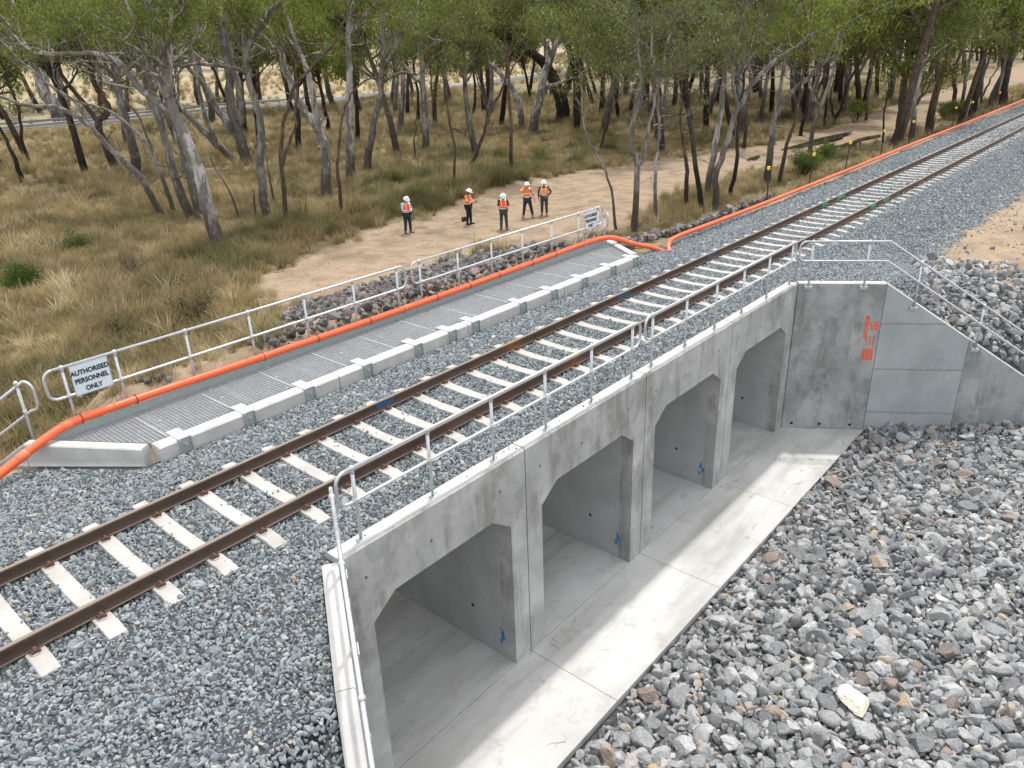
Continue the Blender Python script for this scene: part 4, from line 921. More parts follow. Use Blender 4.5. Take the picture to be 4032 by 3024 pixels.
def grow(mb, tips, p, d, L, r, lev, rnd, maxlev, up=.25, minz=-1e9):
    n = 5; P = [p]; q = d.copy()
    for i in range(n):
        q = (q+Vector((rnd.gauss(0, .22), rnd.gauss(0, .22), rnd.gauss(0, .15)+up*.25))).normalized(); P.append(P[-1]+q*(L/n))
    rs = [r*(1-.62*i/n) for i in range(n+1)]; mb.tube(P, rs, 6 if lev < 1 else 4, cap=False)
    if lev >= maxlev:
        tips.append(P[-1]); tips.append(P[-2]+Vector((rnd.uniform(-.2, .2), rnd.uniform(-.2, .2), rnd.uniform(-.2, .2))));
        if rnd.random() < .6: tips.append(P[2]); return
        return
    for i in range(rnd.choice((3, 3, 4))):
        k = rnd.randint(2, n); dd = (q+Vector((rnd.gauss(0, .75), rnd.gauss(0, .75), rnd.gauss(.1, .4)))).normalized()
        grow(mb, tips, P[k], dd, L*rnd.uniform(.5, .75), rs[k]*.72, lev+1, rnd, maxlev, up, minz)
def finish_tree(mb, tips, base, label, bk, lf, group, nl=26, rad=.55, L=.17, W=.042, seed=0, name='gum_tree', zmin=None, cat='tree'):
    b = Vector(base); root = empty(name, tuple(b), label, cat, group)
    V = np.array(mb.v)-np.array(base)
    me = bpy.data.meshes.new('trunk'); me.from_pydata([tuple(v) for v in V], [], mb.f); me.materials.append(MBK[bk]); me.polygons.foreach_set('use_smooth', [True]*len(me.polygons))
    at = me.attributes.new('hgt', 'FLOAT', 'POINT'); at.data.foreach_set('value', (np.clip(V[:, 2], 0, 8)/8).astype(np.float32))
    o = bpy.data.objects.new('trunk', me); link(o, root)
    if tips:
        T = np.array([tuple(t) for t in tips])-np.array(base)
        if zmin is not None: T = T[T[:, 2]+base[2] > zmin+np.random.default_rng(seed).normal(0, .5, len(T))]
        if len(T): VV, QQ = leaves(T, nl, rad, L, W, seed); fast_mesh('crown', VV, QQ, MLF[lf], root)
    return root
FWD = RM[2].copy(); FWD[2] = 0; FWD /= np.linalg.norm(FWD)
def on_plane(u, v, p0, tilt=0.):
    d = ray(u, v); t = ((p0-CAM)@FWD)/(d@FWD); p = CAM+d*t
    if tilt: t = ((p0-CAM)@FWD+tilt*max(0, p[2]-p0[2]))/(d@FWD); p = CAM+d*t
    return p
def guided(label, limbs, wpx, bk='grey', lf='green', fol=None, seed=0, dens=1., maxlev=2, tilt=0., top=None, group='gum trees standing among the dry grass', brl=1.9, nl=26):
    rnd = random.Random(seed); (u0, v0) = limbs[0][0]; p0 = hit(u0, v0); dist = (p0-CAM)@RM[2]; r0 = wpx/FPX*dist/2*.88; mb = MB(); tips = []
    tops = []
    main = None
    for li, lp in enumerate(limbs):
        pts = [on_plane(u, v, p0, tilt) for u, v in lp]
        if li == 0: pts[0] = p0-np.array([0, 0, .15])
        S = spline(pts, 5); n = len(S)
        if li == 0:
            main = (S, None); rb = r0; L0 = np.concatenate([[0], np.cumsum(np.linalg.norm(np.diff(S, axis=0), axis=1))]); rs = r0*(1-.66*L0/max(L0[-1], 1)); rs[:2] *= [1.25, 1.08]; R0 = rs; S0 = S
        else:
            k = int(np.argmin(np.linalg.norm(S0-S[0], axis=1))); rb = R0[k]*.8; S[0] = S0[k]; dep = rnd.uniform(-.25, .25); Ls = np.concatenate([[0], np.cumsum(np.linalg.norm(np.diff(S, axis=0), axis=1))]); S = S+FWD*dep*Ls[:, None]*.6; rs = rb*(1-.6*np.linspace(0, 1, n))
        jit = np.random.default_rng(seed+li).normal(size=S.shape)*.018*dist/25; jit[0] = 0; S = S+jit
        mb.tube([Vector(q) for q in S], list(rs), 10, cap=False)
        endd = Vector(S[-1]-S[-3]).normalized(); tops.append((Vector(S[-1]), endd, rs[-1], S, rs))
    zf = (on_plane(u0, fol, p0)[2]) if fol is not None else 3.
    for (pe, de, re, S, rs) in tops:
        if de.z < .15: de = (de+Vector((0, 0, .5))).normalized()
        # continue to the tree top
        Lc = rnd.uniform(2.6, 4.2)*(brl/1.9)
        for k in range(rnd.choice((2, 3))): grow(mb, tips, pe, (de+Vector((rnd.gauss(0, .35), rnd.gauss(0, .35), .25))).normalized(), Lc*rnd.uniform(.7, 1), re*.75, 0, rnd, maxlev)
        n = len(S)
        for i in range(2, n-1):
            if S[i][2] > zf-2.2 and rnd.random() < .8*dens:
                dd = Vector((rnd.gauss(0, 1), rnd.gauss(0, 1), rnd.uniform(-.1, .8))).normalized(); grow(mb, tips, Vector(S[i]), dd, brl*rnd.uniform(.6, 1.25), max(.012, rs[i]*.42), 1, rnd, maxlev)
            elif S[i][2] > p0[2]+1.6 and rnd.random() < .22:   # bare dead twigs
                dd = Vector((rnd.gauss(0, 1), rnd.gauss(0, 1), rnd.uniform(-.1, .6))).normalized(); grow(mb, [], Vector(S[i]), dd, 1.1, max(.01, rs[i]*.22), 1, rnd, 2)
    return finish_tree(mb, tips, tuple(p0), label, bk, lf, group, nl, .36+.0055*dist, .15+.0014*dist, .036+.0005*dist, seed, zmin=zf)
GT = [
 ('thick leaning gum trunk nearest the walkway, pale patches over rough brown base', [[(875, 990), (814, 808), (772, 638), (687, 450), (662, 365), (656, 261), (601, 109), (560, -60)], [(687, 450), (600, 390), (547, 340), (474, 249), (389, 213), (250, 212), (134, 207)], [(665, 400), (583, 243), (529, 122), (474, 0)], [(662, 300), (674, 200), (676, 100), (720, -40)]], 66, 'pale', 'green', 190),
 ('grey gum leaning left just behind the thick leaning trunk', [[(760, 869), (687, 699), (644, 516), (595, 340), (535, 200), (486, 61), (440, -80)], [(640, 500), (600, 420), (560, 300), (500, 200)]], 42, 'grey', 'green', 160),
 ('slender grey trunk sweeping in a long arc to the left edge of the picture', [[(644, 857), (583, 747), (535, 680), (425, 577), (340, 486), (231, 425), (97, 413), (0, 377), (-120, 330)], [(425, 577), (340, 480), (290, 400), (180, 330), (60, 230)]], 30, 'grey', 'green', 120),
 ('thin grey trunk leaning left between the long arc and the grey gum', [[(693, 851), (644, 717), (583, 577), (529, 516), (450, 450), (389, 425), (260, 389)], [(600, 600), (560, 470), (500, 380), (430, 300)]], 22, 'grey', 'olive', 150),
 ('rusty brown barked tree forking low in front of the left guardrail', [[(459, 668), (419, 577), (389, 486), (425, 437), (400, 370), (365, 304), (340, 180), (300, 40)], [(389, 486), (340, 413), (261, 316), (200, 182), (150, 60)]], 38, 'brown', 'olive', 200),
 ('massive pale gum trunk beyond the road at the upper left', [[(243, 486), (205, 400), (176, 365), (134, 213), (110, 60), (90, -100)], [(176, 330), (165, 200), (200, 40)], [(140, 230), (60, 150), (-60, 90)]], 62, 'pale', 'green', 190),
 ('dark leaning trunk just right of the thick leaning gum base', [[(796, 875), (747, 699), (705, 547), (660, 420), (640, 250), (600, 80)]], 42, 'grey', 'green', 150),
 ('pale gum leaning sharply left from the grass below the road', [[(948, 644), (851, 565), (760, 474), (687, 395), (600, 300), (500, 220)], [(851, 565), (800, 420), (770, 250), (740, 60)]], 34, 'pale', 'green', 200),
 ('rough grey gum clump standing left of the two white forked limbs', [[(972, 656), (948, 547), (911, 425), (893, 243), (851, 61), (830, -80)], [(948, 547), (860, 440), (800, 330), (700, 230)], [(940, 520), (950, 380), (920, 230), (900, 90)]], 52, 'grey', 'green', 180),
 ('smooth grey gum with an elbow and a branch reaching up to the right', [[(1057, 881), (1027, 699), (1027, 486), (984, 334), (970, 200), (1033, 109), (1081, 30), (1154, -20)], [(975, 240), (940, 130), (900, 20)], [(1010, 300), (900, 262), (760, 255), (690, 265)]], 42, 'grey', 'green', 120),
 ('slender wavy grey trunk right of the elbowed gum', [[(1130, 881), (1106, 608), (1124, 456), (1167, 334), (1245, 243), (1306, 182), (1360, 60)], [(1110, 640), (1150, 540), (1170, 400), (1160, 250), (1110, 90)]], 22, 'brown', 'green', 150),
 ('gum with two bright white forked limbs above a dark rough base', [[(1285, 784), (1282, 608), (1258, 516), (1191, 425), (1136, 304), (1088, 164), (1033, 91), (960, -20)], [(1270, 560), (1252, 474), (1221, 304), (1154, 122), (1120, 0)]], 48, 'pale', 'green', 150),
 ('thin crooked brown trunk right of the white forked gum', [[(1349, 860), (1331, 700), (1335, 560), (1362, 416), (1422, 329), (1500, 300)]], 18, 'brown', 'olive', 170),
 ('straight tall pale gum with smooth mottled bark', [[(1380, 717), (1375, 433), (1377, 173), (1375, 0), (1372, -150)], [(1377, 120), (1440, 60), (1520, -30)]], 42, 'pale', 'green', 130),
 ('grey gum curving right with a bent upper trunk, behind the leftmost worker', [[(1440, 675), (1466, 520), (1496, 390), (1505, 260), (1509, 87), (1480, -40)], [(1505, 260), (1560, 190), (1600, 100), (1680, -20)], [(1500, 330), (1560, 290), (1650, 295)]], 36, 'grey', 'green', 150),
 ('straight pale trunk in the middle behind a thin brown sapling', [[(1673, 598), (1669, 346), (1652, 156), (1640, -60)], [(1660, 330), (1600, 270), (1540, 190), (1420, 110)]], 34, 'pale', 'green', 130),
 ('thin brown sapling standing between the two workers on the left', [[(1790, 753), (1787, 577), (1769, 474), (1757, 365), (1745, 255), (1757, 182), (1840, 20)]], 13, 'brown', 'olive', 200),
 ('slim trunk leaning right above the grassy bank', [[(1839, 674), (1891, 565), (1927, 456), (1988, 322), (2000, 240), (2040, 90)], [(1927, 456), (1900, 380), (1870, 250)]], 17, 'brown', 'olive', 180),
 ('straight slim brown trunk on the grassy bank behind the workers', [[(2009, 687), (2012, 516), (2003, 304), (1988, 122), (1982, -40)], [(2003, 290), (2060, 200), (2100, 80)]], 18, 'brown', 'olive', 170),
 ('big twisted pale gum with a heavy curved trunk and long right branch', [[(2094, 529), (2116, 413), (2152, 273), (2195, 164), (2255, 30), (2300, -80)], [(2155, 260), (2158, 200), (2134, 140), (2100, 60)], [(2225, 100), (2260, 85), (2377, 73), (2460, 100)], [(2120, 400), (2150, 350), (2215, 325)]], 42, 'pale', 'olive', 90),
 ('pale gum stem leaning far left out of the foot of the big twisted gum', [[(2061, 522), (2043, 413), (2012, 340), (1940, 261), (1879, 207), (1794, 170), (1696, 152)]], 30, 'pale', 'olive', 130),
 ('huge blackened hollow trunk with exposed roots beside the twisted gum', [[(2213, 480), (2210, 395), (2190, 334), (2160, 273), (2115, 225), (2043, 170), (1990, 120)], [(2210, 370), (2235, 330), (2250, 240), (2215, 120)]], 66, 'dark', 'olive', 100),
 ('dark straight trunk standing near the road left of centre', [[(1903, 450), (1895, 320), (1885, 182), (1870, 20)]], 20, 'dark', 'green', 150), 
 ('slim dark trunk left of the dark straight trunk near the road', [[(1867, 455), (1868, 300), (1850, 120), (1850, -20)]], 14, 'dark', 'green', 150),
 ('dark trunk behind the curved grey gum near the road', [[(1605, 456), (1605, 304), (1600, 150), (1610, 0)]], 18, 'dark', 'green', 150),
 ('thin grey sapling right of the dark trunk near the road', [[(1709, 470), (1700, 330), (1690, 180), (1700, 30)]], 12, 'grey', 'green', 170),
 ('thin dark stem left of the straight pale trunk', [[(1650, 486), (1640, 330), (1615, 160), (1600, 0)]], 14, 'dark', 'green', 170),
 ('bare crooked sapling rising behind the far sign', [[(2429, 905), (2395, 700), (2340, 600), (2300, 500), (2298, 400), (2280, 300)]], 13, 'grey', 'olive', 330),
 ('slender grey gum forking low beside the far sign', [[(2498, 911), (2508, 656), (2486, 577), (2492, 486), (2523, 334), (2510, 180), (2500, 20)], [(2508, 656), (2540, 608), (2559, 486), (2608, 304), (2640, 140), (2700, 0)]], 30, 'grey', 'grey', 330),
 ('wavy pale slender stem right of the low forking gum', [[(2577, 869), (2584, 638), (2596, 516), (2590, 365), (2570, 240), (2560, 100)]], 18, 'pale', 'grey', 350),
 ('forked sapling on the dry grass left of the low forking gum', [[(2359, 595), (2389, 486), (2377, 377), (2360, 260)], [(2385, 500), (2430, 400), (2470, 330)]], 13, 'brown', 'olive', 350),
 ('crooked brown stem at the foot of the ballast slope, first of the right hand cluster', [[(2697, 820), (2705, 720), (2697, 608), (2680, 486), (2690, 300)]], 22, 'brown', 'grey', 380),
 ('blackened trunk leaning left in the right hand cluster', [[(2767, 832), (2743, 668), (2712, 456), (2706, 273), (2700, 100)]], 25, 'dark', 'grey', 300),
 ('grey gum with a long pale branch reaching right over the puddles', [[(2816, 832), (2822, 687), (2858, 577), (2907, 425), (2992, 292), (3113, 200), (3204, 134), (3300, 80)], [(2907, 425), (2880, 300), (2900, 150)]], 30, 'grey', 'green', 200),
 ('pale grey gum with an upright forked crown in the right hand cluster', [[(2779, 780), (2810, 608), (2840, 425), (2852, 273), (2907, 152), (2949, 30), (2980, -80)], [(2850, 330), (2930, 260), (2980, 130), (3040, -20)]], 30, 'pale', 'grey', 220),
 ('dark slim trunk leaning right behind the pale forked gum', [[(2870, 778), (2901, 638), (2907, 486), (2925, 330), (2960, 150)]], 20, 'dark', 'olive', 260),
 ('rough grey gum leaning right beside the first yellow capped stake', [[(3022, 723), (3034, 577), (3053, 456), (3113, 365), (3204, 286), (3265, 213), (3320, 100)], [(3053, 456), (3080, 300), (3090, 150)]], 32, 'grey', 'green', 240),
 ('smooth red brown trunk beside the bright green bush', [[(3068, 723), (3101, 565), (3132, 474), (3150, 365), (3168, 243), (3190, 100)]], 19, 'brown', 'green', 250),
 ('grey gum leaning right above the puddles', [[(3192, 600), (3204, 504), (3253, 365), (3302, 213), (3330, 110), (3360, 0)], [(3230, 420), (3190, 330), (3200, 220)]], 20, 'grey', 'green', 220),
 ('dark straight trunk left of the puddles', [[(3153, 535), (3174, 425), (3204, 304), (3230, 160)]], 17, 'dark', 'green', 250),
 ('short dark trunk behind the puddles', [[(3244, 498), (3253, 395), (3262, 260), (3280, 120)]], 13, 'dark', 'green', 230),
 ('slim trunk curving right behind the puddles', [[(3280, 492), (3314, 413), (3345, 320), (3387, 243), (3429, 122), (3460, 0)], [(3290, 480), (3270, 400), (3280, 330)]], 14, 'dark', 'green', 200),
 ('stout dark brown tree with many upright limbs beside the pipe', [[(3539, 550), (3550, 400), (3569, 273), (3581, 122), (3563, -10), (3560, -120)], [(3565, 300), (3527, 255), (3478, 170), (3420, 60)], [(3570, 273), (3587, 230), (3636, 122), (3690, 0), (3720, -90)], [(3553, 390), (3600, 350), (3650, 330)], [(3545, 500), (3590, 440), (3640, 380)]], 36, 'brown', 'olive', 200),
 ('straight slim trunk behind the stout dark brown tree', [[(3450, 380), (3460, 243), (3480, 120), (3490, -20)]], 18, 'dark', 'green', 180),
 ('brown tree leaning right on the far edge of the dirt track', [[(3754, 425), (3760, 340), (3760, 273), (3812, 122), (3850, 20)], [(3757, 300), (3720, 180), (3700, 60)]], 20, 'brown', 'olive', 160),
 ('second brown tree on the far edge of the dirt track, beside the leaning one', [[(3785, 425), (3812, 273), (3836, 122), (3850, -30)]], 17, 'grey', 'green', 160),
 ('slender forked tree beside the dirt track at the right edge', [[(3861, 419), (3873, 304), (3915, 170), (3950, 50), (3960, -60)], [(3865, 380), (3920, 290), (3960, 220)]], 13, 'grey', 'green', 150),
 ('slim trunk standing alone between the puddles and the stout tree', [[(3408, 474), (3423, 334), (3435, 182), (3440, 40)]], 13, 'grey', 'green', 200),
 ('brown trunk behind the rough grey leaning gum', [[(2928, 583), (2943, 425), (2955, 280), (2960, 120)]], 16, 'brown', 'green', 230),
 ('slim dark leaning trunk at the left edge below the guardrail', [[(91, 717), (55, 620), (0, 504), (-70, 380)]], 22, 'dark', 'green', 150),
 ('wavy dark trunk second from the left edge', [[(121, 656), (85, 547), (79, 456), (40, 350), (0, 230), (-40, 90)]], 16, 'dark', 'green', 150),
 ('thin crooked stem rising beside the stout dark brown tree', [[(3478, 560), (3485, 430), (3500, 340), (3495, 250)]], 10, 'dark', 'olive', 260),
 ('thin stem in the grass right of the wavy slender trunk', [[(1640, 640), (1630, 560), (1640, 470), (1620, 380)]], 9, 'brown', 'olive', 330),
]
for i, g_ in enumerate(GT):
    lab, limbs, wp, bk, lf, fol = g_
    guided(lab, limbs, wp, bk, lf, fol-(65 if i < 27 else 35), seed=40+i, nl=30)
def dead_stick(label, P, w_):
    p0 = hit(*P[0]); dist = (p0-CAM)@RM[2]; pts = [on_plane(u, v, p0) for u, v in P]; pts[0] = p0-np.array([0, 0, .1]); S = spline(pts, 4); mb = MB(); r = w_/FPX*dist/2; mb.tube([Vector(q) for q in S], list(np.linspace(r, r*.5, len(S))), 7)
    finish_tree(mb, [], tuple(p0), label, 'grey', 'green', 'dead sticks standing in the grass', name='dead_sapling', cat='dead tree')
dead_stick('pointed dead stump stick left of the elbowed gum', [(1010, 884), (1003, 820), (998, 745)], 11); dead_stick('bare dead stick right behind the elbowed gum', [(1083, 814), (1062, 700), (1047, 602)], 10); dead_stick('pale forked dead twig standing in the grass right of the thick trunk', [(946, 870), (915, 780), (885, 720), (840, 650), (825, 610)], 8)
# trees farther back: six kinds, copied
def proto(seed, h, bk, lf, dens=1.):
    rnd = random.Random(seed); mb = MB(); tips = []; P = [Vector((0, 0, -.2))]; d = Vector((rnd.uniform(-.2, .2), rnd.uniform(-.2, .2), 1)).normalized()
    for i in range(7): d = (d+Vector((rnd.gauss(0, .1), rnd.gauss(0, .1), .12))).normalized(); P.append(P[-1]+d*h*.105)
    r = h*.02; rs = [r*(1-.6*i/7) for i in range(8)]; mb.tube(P, rs, 8, cap=False)
    for i in range(4, 8):
        for k in range(3):
            a = rnd.uniform(0, 6.28); dd = Vector((math.cos(a)*.8, math.sin(a)*.8, rnd.uniform(.3, 1.1))).normalized(); grow(mb, tips, P[i], dd, h*.2*rnd.uniform(.7, 1.2), rs[i]*.6, 0, rnd, 2)
    return mb, tips
kinds = []
KL = [('slim dark gum', 'dark', 'green'), ('grey barked gum', 'grey', 'green'), ('pale barked gum', 'pale', 'olive'), ('brown barked gum', 'brown', 'green'), ('olive crowned gum', 'grey', 'olive'), ('grey green leaved gum', 'dark', 'grey')]
for i, (nm, bk, lf) in enumerate(KL):
    mb, tips = proto(900+i, 11+i*.6, bk, lf); kinds.append([finish_tree(mb, tips, (0, 0, 0), nm, bk, lf, 'background gum trees', 24, .8, .3, .085, i), 0])
bgs = []
rb = random.Random(31)
def clear(u, v):   # keep the open views of the field and road in the middle and left
    return False
for (n, u0, u1, d0, d1, sc0) in ((38, -200, 4200, 62, 96, 1.3), (60, -200, 4200, 112, 150, 1.5), (44, 2300, 3900, 60, 120, 1.3), (90, -300, 4300, 190, 330, 2.), (40, 2300, 4300, 130, 260, 1.8)):
    for k in range(n):
        for tr in range(40):
            u = u0+(u1-u0)*(k+rb.uniform(-.4, 1.4))/n; d = rb.uniform(d0, d1); dr_ = ray(u, 700.); q = dr_[:2]/np.linalg.norm(dr_[:2]); x, y = CAM[0]+q[0]*d, CAM[1]+q[1]*d
            if path_mask(x, y) > -2 or y < 6.5 or abs(y-np.interp(x, RD[:, 0], RD[:, 1])) < 6.5: continue
            if any(math.hypot(x-a, y-b) < 3.5 for a, b in bgs): continue
            bgs.append((x, y)); j = rb.randrange(6); kd = kinds[j]
            o = kd[0] if kd[1] == 0 else copy_tree(kd[0]); kd[1] += 1
            s = sc0*rb.uniform(.75, 1.15); o.location = (x, y, float(H(x, y))); o.rotation_euler = (0, 0, rb.uniform(0, 6.28)); o.scale = (s, s, s*rb.uniform(.9, 1.1))
            where = 'near the road' if d < 100 else ('beyond the road' if d < 160 else 'on the far rise')
            if u > 2500 and d < 130: where = 'behind the puddles and dirt track'
            tag(o, '%s among the background trees %s' % (KL[j][0], where), 'tree', 'background gums %s' % where); break
# ------------------------------------------------------------------ shrubs and debris
def shrub(label, u, v, rad, h, lf, nb=14, nl=40, L=.07, W=.03, seed=0, cat='shrub', group=None, bk='brown', bare=False, name='shrub'):
    p = hit(u, v); rnd = random.Random(seed); mb = MB(); tips = []
    for i in range(nb):
        a = rnd.uniform(0, 6.28); d = Vector((math.cos(a)*rnd.uniform(.2, 1)*rad/h, math.sin(a)*rnd.uniform(.2, 1)*rad/h, 1)).normalized(); grow(mb, tips, Vector(p), d, h*rnd.uniform(.5, .85), .012+.008*rad, 1, rnd, 2)
    return finish_tree(mb, [] if bare else tips, tuple(p), label, bk, lf, group, nl, .2*rad+.12, L, W, seed, name=name, cat=cat)
shrub('leafy bright green shrub at the left edge of the grass', 95, 1150, 1.2, 1., 'shrub', 16, 40, .1, .045, 1)
shrub('leafy green shrub left of the thick leaning trunk', 330, 985, 1.1, .8, 'shrub', 12, 28, .1, .045, 2)
shrub('bare grey twiggy bush above the walkway sign', 515, 1105, 1.0, 1.2, 'dry', 16, 0, .07, .03, 3, bk='grey', bare=True, name='bare_bush')
shrub('large dry brown bush behind the left half of the walkway', 770, 1275, 2.3, 1.5, 'dry', 34, 34, .07, .02, 4)
shrub('dry brown bush left of the large brown bush', 470, 1320, 1.4, 1., 'dry', 16, 20, .07, .02, 5)
shrub('feathery bright green bush beside the puddles', 3165, 700, 1.3, 1.7, 'shrub', 18, 50, .1, .03, 6)
shrub('dark green leafy bush above the last puddle', 3250, 640, .9, 1.4, 'shrub', 12, 40, .12, .05, 7)
shrub('round grey green bush beside the dirt track behind the stakes', 3745, 470, 1.9, 1.5, 'olive', 26, 50, .13, .05, 8)
shrub('small green sapling behind the puddles', 3375, 480, 1.2, 2.4, 'green', 8, 30, .14, .06, 9)
shrub('rusty bare bush on the dirt bank behind the workers', 1905, 725, .8, .7, 'dry', 16, 16, .08, .02, 10, bk='brown')
shrub('charred black root stump behind the two right hand workers', 2080, 735, .35, .7, 'dry', 9, 0, .08, .02, 11, bk='dark', bare=True, name='root_stump', cat='stump')
for i, (u, v, r_, h_) in enumerate(((1560, 730, 1.5, 1.), (1700, 720, 1.4, 1.1), (1650, 800, 1.2, .9), (1960, 640, 1.5, 1.1), (2130, 650, 1.6, 1.2), (2270, 650, 1.3, .9), (1450, 800, 1.2, .8), (1880, 700, 1., .8), (2400, 600, 1.5, .8))):
    shrub('olive brown scrub bush on the grassy bank, %s' % ['left of the second worker', 'above the gap between the first two workers', 'beside the thin brown sapling', 'left of the bank centre', 'below the big twisted gum', 'right of the stump on the bank', 'at the left end of the bank', 'behind the third worker', 'at the right end of the bank'][i], u, v, r_, h_, 'grey' if i % 2 else 'olive', 18, 26, .12, .018, 20+i, group='scrub bushes on the grassy bank')
# fallen branches on the bank
def debris(label, u, v, seed, n, L, bk):
    p = hit(u, v); rnd = random.Random(seed); mb = MB()
    for i in range(n):
        a = rnd.uniform(0, 6.28); d = Vector((math.cos(a), math.sin(a), rnd.uniform(-.05, .35))).normalized(); grow(mb, [], Vector(p)+Vector((rnd.uniform(-.8, .8), rnd.uniform(-.8, .8), .15)), d, L*rnd.uniform(.6, 1.1), .07, 1, rnd, 2, up=-.15)
    finish_tree(mb, [], tuple(p), label, bk, 'dry', None, name='fallen_branch', cat='fallen branch')
debris('tangle of bleached and blackened fallen branches left of the bank', 1770, 555, 3, 9, 3.2, 'grey'); debris('dark fallen limb lying in the grass behind the bank', 1840, 545, 4, 4, 3.4, 'dark')
debris('weathered grey stump and broken wood at the foot of the twisted gum', 2145, 560, 5, 6, 1.2, 'pale')
debris('exposed grey roots at the foot of the huge blackened trunk', 2215, 490, 6, 8, 2.4, 'grey')
# ------------------------------------------------------------------ people
MSK = flat('skin', (.48, .27, .19), .6); MSKD = flat('dark_skin', (.13, .07, .045), .6)
MHAT = flat('white_hard_hat', (.8, .81, .82), .35, 0, .02); MVEST = flat('orange_vest', (1., .1, .015), .7, 0, .05, 20); MSHIRT = flat('orange_work_shirt', (.9, .2, .03), .75, 0, .08, 20); MPEACH = flat('faded_orange_vest', (.95, .3, .08), .7, 0, .08, 20)
MREF = flat('reflective_tape', (.72, .72, .68), .35, .2); MNAVY = flat('navy_trousers', (.018, .02, .035), .85, 0, .2, 12); MCHAR = flat('charcoal_trousers', (.045, .044, .045), .85, 0, .2, 12); MBLK = flat('black_cloth', (.012, .012, .014), .85, 0, .2, 12)
MSTRIPE = flat('pale_blue_shirt', (.42, .48, .62), .8, 0, .1, 30); MGREENS = flat('dark_green_sleeve', (.05, .07, .07), .85); MBOOT = flat('tan_boot', (.33, .2, .1), .8, 0, .2, 20); MBBOOT = flat('black_boot', (.02, .02, .02), .7); MHAIR = flat('grey_hair', (.15, .12, .1), .9); MCYAN = flat('blue_panel_cloth', (.03, .2, .42), .8)
def skin(name, J, E_, mat, parent, root, lev=1):
    names = list(J); ix = {n: i for i, n in enumerate(names)}; me = bpy.data.meshes.new(name); me.from_pydata([J[n][0] for n in names], [(ix[a], ix[b]) for a, b in E_], []); me.materials.append(mat)
    o = bpy.data.objects.new(name, me); link(o, parent)
    sm = o.modifiers.new('skin', 'SKIN'); sm.use_smooth_shade = True
    sv = me.skin_vertices[0].data
    for n in names:
        r = J[n][1]; sv[ix[n]].radius = r if hasattr(r, '__len__') else (r, r); sv[ix[n]].use_root = (n == root)
    sb = o.modifiers.new('subdivision', 'SUBSURF'); sb.levels = lev; sb.render_levels = lev; return o
